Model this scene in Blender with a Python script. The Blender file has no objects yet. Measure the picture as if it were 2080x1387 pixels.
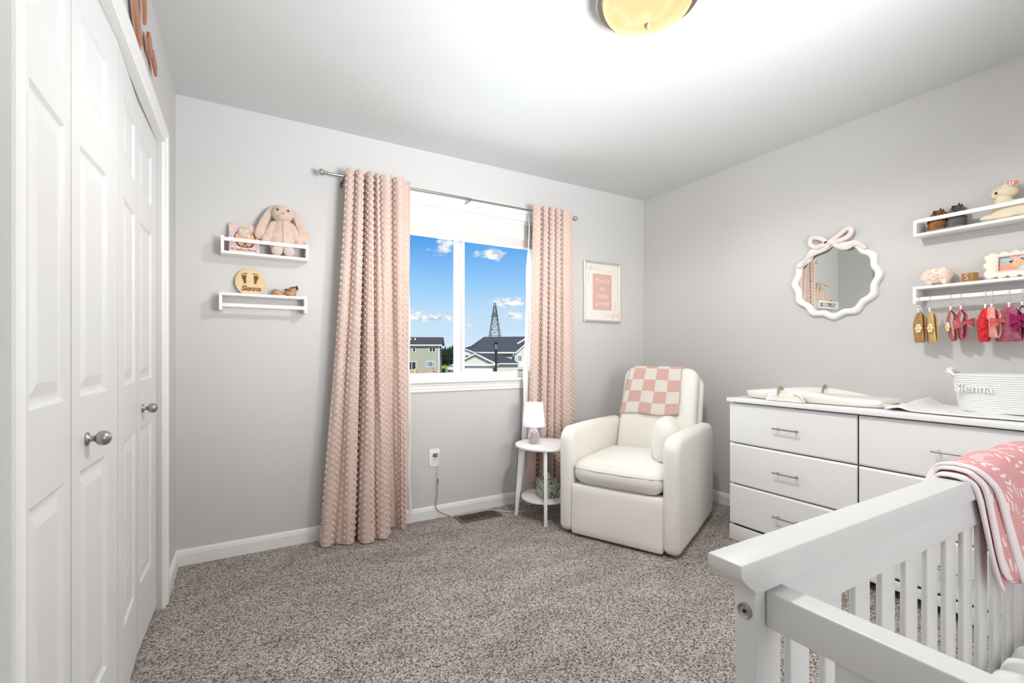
import bpy, math, random
from math import sin, cos, pi, radians as R, sqrt, atan2
from mathutils import Vector, Matrix, Euler, noise
C = bpy.context.scene.collection
sc = bpy.context.scene
rnd = random.Random(7)
# ------------------------------------------------------------ camera, world, lights, exposure
XL, XR, YB, YF, H = -.3056, 3.0383, 2.9398, -.95, 2.44
FPX, YAW, CAMH = 940.2, R(30.07), 1.1015
cd = bpy.data.cameras.new('camera'); cam = bpy.data.objects.new('camera', cd); C.objects.link(cam)
cam.location = (0, 0, CAMH); cam.rotation_euler = (R(90), 0, -YAW)
cd.sensor_width = 36; cd.lens = FPX/2080*36; cd.shift_y = 23.6/2080; cd.clip_start = .02; cd.clip_end = 1000
sc.camera = cam
vs = sc.view_settings
vs.view_transform = 'Standard'; vs.look = 'None'; vs.gamma = 1; vs.use_curve_mapping = False; vs.exposure = 0.40

def lin(c):
    return tuple((x/12.92 if x <= .04045 else ((x+.055)/1.055)**2.4) for x in c)
def rgb(r, g, b): return lin((r/255, g/255, b/255)) + (1,)

w = bpy.data.worlds.new('sky'); sc.world = w; w.use_nodes = True
nt = w.node_tree; nt.nodes.clear()
def N(nt, t, **k):
    n = nt.nodes.new(t)
    for a, b in k.items():
        if a[0] == '_': n.inputs[int(a[1:]) if a[1:].isdigit() else a[1:].replace('_', ' ')].default_value = b
        else: setattr(n, a, b)
    return n
def cam2dir(u, v):
    X = (u-1040)/FPX; U = -(v-717.1)/FPX
    d = Vector((X*cos(YAW)+sin(YAW), -X*sin(YAW)+cos(YAW), U)); d.normalize(); return d
L = nt.links.new
tc = N(nt, 'ShaderNodeTexCoord'); sep = N(nt, 'ShaderNodeSeparateXYZ'); L(tc.outputs['Generated'], sep.inputs[0])
rp = N(nt, 'ShaderNodeValToRGB'); L(sep.outputs['Z'], rp.inputs[0])
cr = rp.color_ramp
stops = [(0, (214, 230, 244)), (.03, (208, 229, 247)), (.09, (190, 222, 250)), (.15, (150, 203, 250)), (.24, (84, 160, 236)), (.45, (84, 150, 226)), (1, (90, 140, 215))]
cr.elements[0].position = 0; cr.elements[0].color = rgb(*stops[0][1])
cr.elements[1].position = 1; cr.elements[1].color = rgb(*stops[-1][1])
for p, c in stops[1:-1]: e = cr.elements.new(p); e.color = rgb(*c)
nz = N(nt, 'ShaderNodeTexNoise', _Scale=26.0, _Detail=6.0, _Roughness=.62); mp = N(nt, 'ShaderNodeMapping'); mp.inputs['Scale'].default_value = (1, 1, 2.0)
L(tc.outputs['Generated'], mp.inputs[0]); L(mp.outputs[0], nz.inputs['Vector'])
acc = None
# clouds: direction, angular width, angular height, strength
for (u, v, aw, ah, st) in [(902, 499, .024, .0165, 1.0), (870, 505, .010, .007, .62), (1003, 512, .021, .014, 1.0), (968, 512, .016, .010, .7), (1052, 520, .012, .007, .6),
                           (845, 645, .05, .012, .9), (895, 646, .05, .010, .85), (1035, 614, .05, .010, .95), (1040, 640, .035, .012, .95), (960, 660, .05, .008, .7),
                           (980, 600, .012, .005, .6), (860, 680, .05, .008, .6), (1150, 560, .06, .03, .9), (760, 600, .08, .02, .9), (1030, 665, .06, .012, .6), (500, 520, .1, .04, 1), (1500, 480, .12, .05, 1)]:
    d = cam2dir(u, v)
    s = N(nt, 'ShaderNodeVectorMath', operation='SUBTRACT'); L(tc.outputs['Generated'], s.inputs[0]); s.inputs[1].default_value = d
    m = N(nt, 'ShaderNodeVectorMath', operation='MULTIPLY'); L(s.outputs[0], m.inputs[0]); m.inputs[1].default_value = (1/aw, 1/aw, 1/ah)
    ln = N(nt, 'ShaderNodeVectorMath', operation='LENGTH'); L(m.outputs[0], ln.inputs[0])
    mr = N(nt, 'ShaderNodeMapRange', clamp=True); mr.inputs['From Min'].default_value = 0; mr.inputs['From Max'].default_value = 1.7; mr.inputs['To Min'].default_value = st; mr.inputs['To Max'].default_value = 0
    L(ln.outputs['Value'], mr.inputs[0])
    if acc is None: acc = mr.outputs[0]
    else:
        mx = N(nt, 'ShaderNodeMath', operation='MAXIMUM'); L(acc, mx.inputs[0]); L(mr.outputs[0], mx.inputs[1]); acc = mx.outputs[0]
a1 = N(nt, 'ShaderNodeMath', operation='MULTIPLY_ADD'); L(nz.outputs['Fac'], a1.inputs[0]); a1.inputs[1].default_value = 2.2; a1.inputs[2].default_value = -1.1
a2 = N(nt, 'ShaderNodeMath', operation='ADD'); L(a1.outputs[0], a2.inputs[0]); L(acc, a2.inputs[1])
a3 = N(nt, 'ShaderNodeMapRange', clamp=True, interpolation_type='SMOOTHSTEP'); a3.inputs['From Min'].default_value = .38; a3.inputs['From Max'].default_value = .85; L(a2.outputs[0], a3.inputs[0])
gate = N(nt, 'ShaderNodeMapRange', clamp=True); gate.inputs['From Min'].default_value = 0; gate.inputs['From Max'].default_value = .12; L(acc, gate.inputs[0])
a4 = N(nt, 'ShaderNodeMath', operation='MULTIPLY'); L(a3.outputs[0], a4.inputs[0]); L(gate.outputs[0], a4.inputs[1])
nz2 = N(nt, 'ShaderNodeTexNoise', _Scale=60.0, _Detail=3.0); L(mp.outputs[0], nz2.inputs['Vector'])
cc = N(nt, 'ShaderNodeMix', data_type='RGBA'); cc.inputs[6].default_value = rgb(186, 204, 232); cc.inputs[7].default_value = rgb(255, 252, 250)
mr2 = N(nt, 'ShaderNodeMapRange', clamp=True); mr2.inputs['From Min'].default_value = .38; mr2.inputs['From Max'].default_value = .55; L(nz2.outputs['Fac'], mr2.inputs[0]); L(mr2.outputs[0], cc.inputs[0])
mx = N(nt, 'ShaderNodeMix', data_type='RGBA'); L(a4.outputs[0], mx.inputs[0]); L(rp.outputs[0], mx.inputs[6]); L(cc.outputs[2], mx.inputs[7])
bg = N(nt, 'ShaderNodeBackground'); bg.inputs[1].default_value = .80; L(mx.outputs[2], bg.inputs[0])
wo = N(nt, 'ShaderNodeOutputWorld'); L(bg.outputs[0], wo.inputs[0])

def light(name, typ, loc, energy, color=(1, 1, 1), rot=(0, 0, 0), **k):
    d = bpy.data.lights.new(name, typ); d.energy = energy; d.color = color
    for a, b in k.items(): setattr(d, a, b)
    o = bpy.data.objects.new(name, d); C.objects.link(o); o.location = loc; o.rotation_euler = rot; return o
light('sun', 'SUN', (0, -20, 40), 3.2, (1, .96, .9), (R(52), 0, R(-15)), angle=R(2))
# added fill light behind the camera, and the photographer's flash bounced off the ceiling
light('rear_fill', 'AREA', (1.35, YF+.06, 1.35), 12, (.97, .98, 1), (R(90), 0, 0), shape='RECTANGLE', size=1.6, size_y=1.9)
light('bounce_flash', 'AREA', (1.15, -.12, 1.3), 25, (.94, .965, 1), Vector((.05, 1.9, 1.2)).to_track_quat('-Z', 'Y').to_euler(), shape='DISK', size=.8, spread=R(108))
light('window_daylight', 'AREA', (1.315, YB+.16, 1.43), 10, (.92, .96, 1), (R(-90), 0, 0), shape='RECTANGLE', size=1.05, size_y=.9)

# ------------------------------------------------------------ materials
def mat(name, col, rough=.5, metal=0, bump=None, var=None, sheen=0, alpha=None, trans=0, spec=.5, coat=0, emit=None):
    m = bpy.data.materials.new(name); m.use_nodes = True; nt = m.node_tree
    p = nt.nodes['Principled BSDF']; p.inputs['Base Color'].default_value = rgb(*col)
    p.inputs['Roughness'].default_value = rough; p.inputs['Metallic'].default_value = metal
    p.inputs['Specular IOR Level'].default_value = spec
    if sheen: p.inputs['Sheen Weight'].default_value = sheen; p.inputs['Sheen Roughness'].default_value = .5
    if coat: p.inputs['Coat Weight'].default_value = coat
    if trans: p.inputs['Transmission Weight'].default_value = trans
    if alpha is not None: p.inputs['Alpha'].default_value = alpha
    if emit: p.inputs['Emission Color'].default_value = rgb(*emit[:3]); p.inputs['Emission Strength'].default_value = emit[3]
    tc = N(nt, 'ShaderNodeTexCoord')
    if var:
        c2, scale = var[0], var[1]
        n = N(nt, 'ShaderNodeTexNoise', _Scale=scale, _Detail=4.0); nt.links.new(tc.outputs['Object'], n.inputs['Vector'])
        mr = N(nt, 'ShaderNodeMapRange'); mr.inputs['From Min'].default_value = .35; mr.inputs['From Max'].default_value = .65; nt.links.new(n.outputs['Fac'], mr.inputs[0])
        x = N(nt, 'ShaderNodeMix', data_type='RGBA'); x.inputs[6].default_value = rgb(*col); x.inputs[7].default_value = rgb(*c2)
        nt.links.new(mr.outputs[0], x.inputs[0]); nt.links.new(x.outputs[2], p.inputs['Base Color'])
    if bump:
        n = N(nt, 'ShaderNodeTexNoise', _Scale=bump[0], _Detail=3.0); nt.links.new(tc.outputs['Object'], n.inputs['Vector'])
        b = N(nt, 'ShaderNodeBump'); b.inputs['Strength'].default_value = bump[1]; b.inputs['Distance'].default_value = bump[2] if len(bump) > 2 else .002
        nt.links.new(n.outputs['Fac'], b.inputs['Height']); nt.links.new(b.outputs[0], p.inputs['Normal'])
    return m
M = {}
M['wall'] = mat('wall_paint', (211, 209, 207), .75, bump=(260, .12, .001))
M['ceil'] = mat('ceiling_paint', (211, 214, 212), .9, bump=(150, .35, .002))
M['trim'] = mat('white_trim', (242, 242, 240), .35)
M['white'] = mat('white_lacquer', (248, 248, 248), .3, coat=.2)
M['door'] = mat('door_white', (231, 231, 231), .38, bump=(300, .03))
M['crib'] = mat('crib_white', (219, 219, 218), .35)
M['nickel'] = mat('brushed_nickel', (170, 168, 163), .32, 1)
M['chrome'] = mat('chrome', (205, 205, 205), .14, 1)
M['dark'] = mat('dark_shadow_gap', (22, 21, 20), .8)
M['cream'] = mat('cream_upholstery', (246, 243, 236), .62, bump=(500, .08), sheen=.2, var=((244, 240, 232), 4))
M['rose'] = mat('rose_chenille', (218, 194, 184), .85, bump=(420, .25), sheen=.4, var=((212, 184, 172), 5))
M['rosed'] = mat('rose_dots', (226, 202, 188), .85, sheen=.4)
M['rose2'] = mat('rose_lining', (238, 234, 230), .8)
M['pinkknit'] = mat('pink_knit', (226, 160, 158), .9, bump=(500, .3))
M['plush'] = mat('plush_beige', (236, 210, 192), .95, bump=(420, .9, .004), sheen=.6, var=((226, 196, 176), 40))
M['plushp'] = mat('plush_pale', (228, 208, 198), .95, bump=(420, .9, .004), sheen=.5)
M['lamb'] = mat('plush_cream', (244, 228, 200), .95, bump=(350, .7, .003), sheen=.5)
M['peach'] = mat('plush_peach', (240, 196, 160), .95, bump=(350, .7, .003))
M['black'] = mat('black_plastic', (25, 24, 24), .35)
M['glassblk'] = mat('black_eye', (12, 12, 12), .08)
M['copper'] = mat('rose_gold_card', (214, 140, 104), .3, .75)
M['copperp'] = mat('pale_sign_edge', (205, 198, 192), .45, .3)
M['birch'] = mat('birch_wood', (232, 206, 160), .5, var=((220, 190, 140), 14))
M['burn'] = mat('engraved_brown', (104, 76, 48), .7)
M['burn2'] = mat('cut_name_brown', (140, 92, 66), .6)
M['block'] = mat('toy_block_wood', (196, 158, 96), .5, var=((178, 136, 74), 30))
M['blockd'] = mat('toy_block_panel', (150, 112, 70), .5)
M['tan'] = mat('tan_leather', (196, 150, 112), .5, var=((160, 112, 78), 30))
M['brown'] = mat('brown_suede', (164, 108, 52), .7, var=((110, 68, 28), 30))
M['brownd'] = mat('brown_suede_trim', (74, 48, 26), .7)
M['grey'] = mat('grey_felt', (118, 110, 108), .8, var=((92, 84, 82), 30))
M['greyd'] = mat('grey_felt_trim', (62, 56, 56), .8)
M['sole'] = mat('shoe_sole', (128, 116, 112), .8)
M['rope'] = mat('white_cotton_rope', (240, 240, 240), .85, bump=(700, .3))
M['knitw'] = mat('white_crochet', (250, 249, 246), .9, bump=(260, .8, .004))
M['ivory'] = mat('ivory_plastic', (243, 241, 233), .3, coat=.3)
M['greyw'] = mat('grey_webbing', (186, 182, 172), .7)
M['amber'] = mat('amber_padding', (214, 178, 110), .6)
M['pleat'] = mat('pleated_shade', (236, 235, 233), .85)
M['pleat_shaded'] = mat('blind_bottom_shading', (214, 209, 204), .85)  # shading of the blind's lower section put into the colour
M['shade'] = mat('lamp_shade_fabric', (247, 245, 252), .8, bump=(600, .05))
M['mesh_w'] = mat('white_bedding', (242, 241, 240), .85, bump=(300, .15))
M['plate'] = mat('outlet_plastic', (244, 244, 244), .3)
M['cordg'] = mat('grey_cord', (110, 108, 106), .5)
M['cordw'] = mat('white_cord', (235, 233, 228), .5)
M['bronze'] = mat('bronze_register', (120, 98, 82), .5, .3)
M['roof_d'] = mat('dark_shingle', (84, 81, 80), .9, bump=(8, .4, .05), var=((74, 72, 72), 3))
M['roof_b'] = mat('brown_shingle', (86, 76, 70), .9, bump=(8, .4, .05), var=((76, 66, 62), 3))
M['winglass'] = mat('house_glass', (40, 46, 54), .12)
M['blindglass'] = mat('pale_blind_glass', (120, 138, 142), .3)
M['htrim'] = mat('house_trim', (236, 234, 226), .6)
M['gdoor'] = mat('garage_door_paint', (226, 226, 226), .6)
M['postb'] = mat('black_lamp_metal', (26, 26, 28), .4)
M['steel'] = mat('weathered_steel', (96, 90, 78), .6, .3)
M['fol'] = mat('conifer_foliage', (44, 62, 34), .95, bump=(3, 1, .3), var=((30, 44, 26), 1.2))
M['folb'] = mat('broadleaf_foliage', (70, 80, 44), .95, bump=(3, 1, .3), var=((44, 56, 30), 1.2))
M['bark'] = mat('bark', (70, 56, 44), .9)
M['wood_o'] = mat('fresh_lumber', (226, 172, 112), .7)
M['yellow'] = mat('yellow_plastic', (226, 170, 60), .5)
M['blue_pl'] = mat('pale_blue_plastic', (160, 180, 215), .5)
M['red'] = mat('red_cloth', (200, 60, 50), .7)
M['carw'] = mat('car_paint', (230, 232, 236), .25, coat=.5)
M['carg'] = mat('car_glass', (90, 140, 180), .1)
M['paper'] = mat('picture_paper', (240, 233, 226), .6)
M['ppink'] = mat('print_pink', (222, 178, 168), .6)
M['ptext'] = mat('print_text_pale', (244, 224, 214), .6)
M['pbow'] = mat('print_bow_pink', (214, 168, 162), .6)
M['champ'] = mat('champagne_frame', (214, 208, 192), .32, .45)
M['mirw'] = mat('mirror_frame_white', (243, 243, 243), .4)
M['mirp'] = mat('mirror_bow_blush', (236, 222, 216), .4)
M['mirror'] = mat('mirror_silver', (225, 228, 224), .01, 1)
M['tissue'] = mat('tissue_paper', (236, 232, 226), .9)
M['gold'] = mat('gold_edge', (196, 136, 78), .4, .4)

def siding(name, col, col2, pitch):
    m = mat(name, col, .7); nt = m.node_tree; p = nt.nodes['Principled BSDF']
    tc = N(nt, 'ShaderNodeTexCoord'); s = N(nt, 'ShaderNodeSeparateXYZ'); nt.links.new(tc.outputs['Object'], s.inputs[0])
    d = N(nt, 'ShaderNodeMath', operation='DIVIDE'); nt.links.new(s.outputs['Z'], d.inputs[0]); d.inputs[1].default_value = pitch
    f = N(nt, 'ShaderNodeMath', operation='FRACT'); nt.links.new(d.outputs[0], f.inputs[0])
    b = N(nt, 'ShaderNodeBump'); b.inputs['Strength'].default_value = .8; b.inputs['Distance'].default_value = .03; b.invert = True
    nt.links.new(f.outputs[0], b.inputs['Height']); nt.links.new(b.outputs[0], p.inputs['Normal'])
    return m
M['sid1'] = siding('sage_siding', (168, 164, 144), None, .2)
M['sid2'] = siding('pale_siding', (204, 200, 184), None, .2)

def carpet_mat():
    m = bpy.data.materials.new('carpet_pile'); m.use_nodes = True; nt = m.node_tree; p = nt.nodes['Principled BSDF']; l = nt.links.new
    tc = N(nt, 'ShaderNodeTexCoord')
    wn = N(nt, 'ShaderNodeTexNoise', _Scale=90.0, _Detail=2.0); l(tc.outputs['Object'], wn.inputs['Vector'])
    wm = N(nt, 'ShaderNodeVectorMath', operation='MULTIPLY_ADD'); l(wn.outputs['Color'], wm.inputs[0]); wm.inputs[1].default_value = (.012, .012, .0); l(tc.outputs['Object'], wm.inputs[2])
    v = N(nt, 'ShaderNodeTexVoronoi', _Scale=200.0); l(wm.outputs[0], v.inputs['Vector'])
    s = N(nt, 'ShaderNodeSeparateColor'); l(v.outputs['Color'], s.inputs[0])
    n1 = N(nt, 'ShaderNodeTexNoise', _Scale=170.0, _Detail=3.0, _Roughness=.7); l(tc.outputs['Object'], n1.inputs['Vector'])
    ad = N(nt, 'ShaderNodeMath', operation='MULTIPLY_ADD'); l(n1.outputs['Fac'], ad.inputs[0]); ad.inputs[1].default_value = 1.5; ad.inputs[2].default_value = -.60
    av = N(nt, 'ShaderNodeMath', operation='MULTIPLY_ADD'); l(s.outputs[0], av.inputs[0]); av.inputs[1].default_value = .62; l(ad.outputs[0], av.inputs[2])
    r = N(nt, 'ShaderNodeValToRGB'); l(av.outputs[0], r.inputs[0]); e = r.color_ramp.elements
    e[0].position = .12; e[0].color = rgb(86, 74, 68); e[1].position = .9; e[1].color = rgb(246, 238, 232)
    x = e.new(.34); x.color = rgb(162, 150, 142); x = e.new(.55); x.color = rgb(212, 202, 194)
    # brushed tracks: broad direction changes of the pile
    big = N(nt, 'ShaderNodeTexNoise', _Scale=3.2, _Detail=3.0, _Distortion=.6); mp = N(nt, 'ShaderNodeMapping'); mp.inputs['Rotation'].default_value = (0, 0, .7); mp.inputs['Scale'].default_value = (1, 2.2, 1)
    l(tc.outputs['Object'], mp.inputs[0]); l(mp.outputs[0], big.inputs['Vector'])
    mr = N(nt, 'ShaderNodeMapRange'); mr.inputs['From Min'].default_value = .35; mr.inputs['From Max'].default_value = .65; mr.inputs['To Min'].default_value = .86; mr.inputs['To Max'].default_value = 1.08; l(big.outputs['Fac'], mr.inputs[0])
    mu = N(nt, 'ShaderNodeMix', data_type='RGBA', blend_type='MULTIPLY'); mu.inputs[0].default_value = 1; l(r.outputs[0], mu.inputs[6]); l(mr.outputs[0], mu.inputs[7])
    l(mu.outputs[2], p.inputs['Base Color']); p.inputs['Roughness'].default_value = .95; p.inputs['Specular IOR Level'].default_value = .1
    b = N(nt, 'ShaderNodeBump'); b.inputs['Strength'].default_value = 1; b.inputs['Distance'].default_value = .006; l(av.outputs[0], b.inputs['Height']); l(b.outputs[0], p.inputs['Normal'])
    return m
M['carpet'] = carpet_mat()

def ramp_noise_mat(name, cols, scale, rough=.6, kind='noise'):
    m = bpy.data.materials.new(name); m.use_nodes = True; nt = m.node_tree; p = nt.nodes['Principled BSDF']; l = nt.links.new
    tc = N(nt, 'ShaderNodeTexCoord')
    if kind == 'noise':
        n = N(nt, 'ShaderNodeTexNoise', _Scale=scale, _Detail=2.0, _Distortion=1.5); l(tc.outputs['Object'], n.inputs['Vector']); f = n.outputs['Fac']
        lo, hi = .3, .7
    else:
        n = N(nt, 'ShaderNodeTexVoronoi', _Scale=scale); l(tc.outputs['Object'], n.inputs['Vector']); s = N(nt, 'ShaderNodeSeparateColor'); l(n.outputs['Color'], s.inputs[0]); f = s.outputs[0]
        lo, hi = 0, 1
    r = N(nt, 'ShaderNodeValToRGB'); r.color_ramp.interpolation = 'CONSTANT'; l(f, r.inputs[0]); e = r.color_ramp.elements
    k = len(cols); e[0].position = 0; e[0].color = rgb(*cols[0]); e[1].position = lo+(hi-lo)*(k-1)/k; e[1].color = rgb(*cols[-1])
    for i in range(1, k-1): x = e.new(lo+(hi-lo)*i/k); x.color = rgb(*cols[i])
    l(r.outputs[0], p.inputs['Base Color']); p.inputs['Roughness'].default_value = rough
    return m
M['cover'] = ramp_noise_mat('floral_book_cover', [(196, 90, 100), (246, 226, 220), (244, 170, 130), (250, 240, 236), (150, 164, 190), (246, 214, 214), (220, 90, 100)], 110)
M['leafbox'] = ramp_noise_mat('leaf_print_card', [(30, 92, 100), (74, 150, 156), (222, 226, 220), (60, 124, 130), (226, 176, 90), (170, 205, 205), (36, 84, 84)], 13)

def uvmat(name, fn, rough=.9, bump=None):
    m = bpy.data.materials.new(name); m.use_nodes = True; nt = m.node_tree; p = nt.nodes['Principled BSDF']; p.inputs['Roughness'].default_value = rough
    uv = N(nt, 'ShaderNodeUVMap'); fn(nt, uv.outputs[0], p)
    if bump:
        tc = N(nt, 'ShaderNodeTexCoord'); n = N(nt, 'ShaderNodeTexNoise', _Scale=bump[0], _Detail=3.0); nt.links.new(tc.outputs['Object'], n.inputs['Vector'])
        b = N(nt, 'ShaderNodeBump'); b.inputs['Strength'].default_value = bump[1]; b.inputs['Distance'].default_value = .004
        nt.links.new(n.outputs['Fac'], b.inputs['Height']); nt.links.new(b.outputs[0], p.inputs['Normal'])
    return m
def f_check(nt, uv, p):
    c = N(nt, 'ShaderNodeTexChecker', _Scale=1.0); c.inputs['Color1'].default_value = rgb(240, 232, 222); c.inputs['Color2'].default_value = rgb(226, 186, 174)
    n = N(nt, 'ShaderNodeTexNoise', _Scale=30.0); s = N(nt, 'ShaderNodeVectorMath', operation='MULTIPLY_ADD'); nt.links.new(uv, n.inputs['Vector'])
    s0 = N(nt, 'ShaderNodeVectorMath', operation='SUBTRACT'); nt.links.new(n.outputs['Color'], s0.inputs[0]); s0.inputs[1].default_value = (.5, .5, .5)
    nt.links.new(s0.outputs[0], s.inputs[0]); s.inputs[1].default_value = (.12, .12, 0); nt.links.new(uv, s.inputs[2])
    a = N(nt, 'ShaderNodeVectorMath', operation='ADD'); nt.links.new(s.outputs[0], a.inputs[0]); a.inputs[1].default_value = (20.001, 20.001, .3)
    nt.links.new(a.outputs[0], c.inputs['Vector']); nt.links.new(c.outputs['Color'], p.inputs['Base Color'])
M['check'] = uvmat('checkered_sherpa', f_check, .95, (420, .9))
def f_crib(nt, uv, p):
    # uv in metres: pink field, white borders, white brush strokes radiating in rows
    l = nt.links.new
    s = N(nt, 'ShaderNodeSeparateXYZ'); l(uv, s.inputs[0])
    vo = N(nt, 'ShaderNodeTexVoronoi', _Scale=6.5, _Randomness=.35); l(uv, vo.inputs['Vector'])
    df = N(nt, 'ShaderNodeVectorMath', operation='SUBTRACT'); l(uv, df.inputs[0]); l(vo.outputs['Position'], df.inputs[1])
    sp = N(nt, 'ShaderNodeSeparateXYZ'); l(df.outputs[0], sp.inputs[0])
    an = N(nt, 'ShaderNodeMath', operation='ARCTAN2'); l(sp.outputs['Y'], an.inputs[0]); l(sp.outputs['X'], an.inputs[1])
    mu = N(nt, 'ShaderNodeMath', operation='MULTIPLY'); l(an.outputs[0], mu.inputs[0]); mu.inputs[1].default_value = 22
    si = N(nt, 'ShaderNodeMath', operation='SINE'); l(mu.outputs[0], si.inputs[0])
    g1 = N(nt, 'ShaderNodeMath', operation='GREATER_THAN'); l(si.outputs[0], g1.inputs[0]); g1.inputs[1].default_value = .35
    g2 = N(nt, 'ShaderNodeMath', operation='GREATER_THAN'); l(vo.outputs['Distance'], g2.inputs[0]); g2.inputs[1].default_value = .36
    g3 = N(nt, 'ShaderNodeMath', operation='LESS_THAN'); l(vo.outputs['Distance'], g3.inputs[0]); g3.inputs[1].default_value = .52
    a = N(nt, 'ShaderNodeMath', operation='MULTIPLY'); l(g1.outputs[0], a.inputs[0]); l(g2.outputs[0], a.inputs[1])
    b = N(nt, 'ShaderNodeMath', operation='MULTIPLY'); l(a.outputs[0], b.inputs[0]); l(g3.outputs[0], b.inputs[1])
    e = N(nt, 'ShaderNodeMath', operation='LESS_THAN'); l(s.outputs['X'], e.inputs[0]); e.inputs[1].default_value = .022
    mxx = N(nt, 'ShaderNodeMath', operation='MAXIMUM'); l(b.outputs[0], mxx.inputs[0]); l(e.outputs[0], mxx.inputs[1])
    x = N(nt, 'ShaderNodeMix', data_type='RGBA'); x.inputs[6].default_value = rgb(228, 164, 164); x.inputs[7].default_value = rgb(244, 234, 236); l(mxx.outputs[0], x.inputs[0]); l(x.outputs[2], p.inputs['Base Color'])
M['cribthrow'] = uvmat('pink_white_knit', f_crib, .9, (380, .5))
def glassmat():
    m = bpy.data.materials.new('window_glass'); m.use_nodes = True; nt = m.node_tree; nt.nodes.clear(); l = nt.links.new
    t = N(nt, 'ShaderNodeBsdfTransparent'); t.inputs[0].default_value = (.97, .985, .98, 1); g = N(nt, 'ShaderNodeBsdfGlossy'); g.inputs['Roughness'].default_value = .02
    fr = N(nt, 'ShaderNodeFresnel'); fr.inputs[0].default_value = 1.1; mx = N(nt, 'ShaderNodeMixShader'); l(fr.outputs[0], mx.inputs[0]); l(t.outputs[0], mx.inputs[1]); l(g.outputs[0], mx.inputs[2])
    o = N(nt, 'ShaderNodeOutputMaterial'); l(mx.outputs[0], o.inputs[0]); return m
M['glass'] = glassmat()
def frosted():
    m = bpy.data.materials.new('frosted_amber_glass'); m.use_nodes = True; nt = m.node_tree; nt.nodes.clear(); l = nt.links.new
    t = N(nt, 'ShaderNodeBsdfTransparent'); t.inputs[0].default_value = (1, .93, .8, 1)
    tr = N(nt, 'ShaderNodeBsdfTranslucent'); tr.inputs[0].default_value = (1, .86, .6, 1)
    d = N(nt, 'ShaderNodeBsdfPrincipled'); d.inputs['Base Color'].default_value = rgb(226, 176, 120); d.inputs['Roughness'].default_value = .3
    tc = N(nt, 'ShaderNodeTexCoord'); n = N(nt, 'ShaderNodeTexNoise', _Scale=9.0, _Distortion=1.0); l(tc.outputs['Object'], n.inputs['Vector'])
    r = N(nt, 'ShaderNodeValToRGB'); l(n.outputs['Fac'], r.inputs[0]); e = r.color_ramp.elements; e[0].position = .35; e[0].color = rgb(255, 196, 130); e[1].position = .65; e[1].color = rgb(255, 226, 180)
    em = N(nt, 'ShaderNodeEmission'); em.inputs[1].default_value = LAMP_GLOW; l(r.outputs[0], em.inputs[0])
    m1 = N(nt, 'ShaderNodeMixShader'); m1.inputs[0].default_value = .5; l(tr.outputs[0], m1.inputs[1]); l(d.outputs[0], m1.inputs[2])
    m2 = N(nt, 'ShaderNodeMixShader'); m2.inputs[0].default_value = .05; l(m1.outputs[0], m2.inputs[2]); l(t.outputs[0], m2.inputs[1])
    ad = N(nt, 'ShaderNodeAddShader'); l(m2.outputs[0], ad.inputs[0]); l(em.outputs[0], ad.inputs[1])
    o = N(nt, 'ShaderNodeOutputMaterial'); l(ad.outputs[0], o.inputs[0]); return m
LAMP_GLOW = .56
M['bowl'] = frosted()
def lampglass():
    m = bpy.data.materials.new('ribbed_clear_glass'); m.use_nodes = True; p = m.node_tree.nodes['Principled BSDF']
    p.inputs['Base Color'].default_value = (.92, .9, .9, 1); p.inputs['Roughness'].default_value = .08; p.inputs['Transmission Weight'].default_value = .75; p.inputs['IOR'].default_value = 1.4
    return m
M['lglass'] = lampglass()
def shademat():
    m = bpy.data.materials.new('lamp_shade_cloth'); m.use_nodes = True; nt = m.node_tree; p = nt.nodes['Principled BSDF']; p.inputs['Base Color'].default_value = rgb(248, 246, 252); p.inputs['Roughness'].default_value = .9
    t = N(nt, 'ShaderNodeBsdfTranslucent'); t.inputs[0].default_value = rgb(250, 248, 255); x = N(nt, 'ShaderNodeMixShader'); x.inputs[0].default_value = .35
    o = nt.nodes['Material Output']; nt.links.new(p.outputs[0], x.inputs[1]); nt.links.new(t.outputs[0], x.inputs[2]); nt.links.new(x.outputs[0], o.inputs[0]); return m
M['shade'] = shademat()
def plaid():
    m = bpy.data.materials.new('pink_plaid_ceramic'); m.use_nodes = True; nt = m.node_tree; p = nt.nodes['Principled BSDF']; l = nt.links.new
    tc = N(nt, 'ShaderNodeTexCoord'); s = N(nt, 'ShaderNodeSeparateXYZ'); l(tc.outputs['Object'], s.inputs[0]); outs = []
    for ax, k in (('X', 170), ('Z', 150)):
        a = N(nt, 'ShaderNodeMath', operation='MULTIPLY'); l(s.outputs[ax], a.inputs[0]); a.inputs[1].default_value = k
        b = N(nt, 'ShaderNodeMath', operation='SINE'); l(a.outputs[0], b.inputs[0])
        g = N(nt, 'ShaderNodeMath', operation='GREATER_THAN'); l(b.outputs[0], g.inputs[0]); g.inputs[1].default_value = .0; outs.append(g)
    ad = N(nt, 'ShaderNodeMath', operation='ADD'); l(outs[0].outputs[0], ad.inputs[0]); l(outs[1].outputs[0], ad.inputs[1])
    d = N(nt, 'ShaderNodeMath', operation='MULTIPLY'); l(ad.outputs[0], d.inputs[0]); d.inputs[1].default_value = .5
    x = N(nt, 'ShaderNodeMix', data_type='RGBA'); x.inputs[6].default_value = rgb(250, 240, 216); x.inputs[7].default_value = rgb(244, 206, 196); l(d.outputs[0], x.inputs[0]); l(x.outputs[2], p.inputs['Base Color'])
    p.inputs['Roughness'].default_value = .2; p.inputs['Coat Weight'].default_value = .5
    return m
M['plaid'] = plaid()

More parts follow.
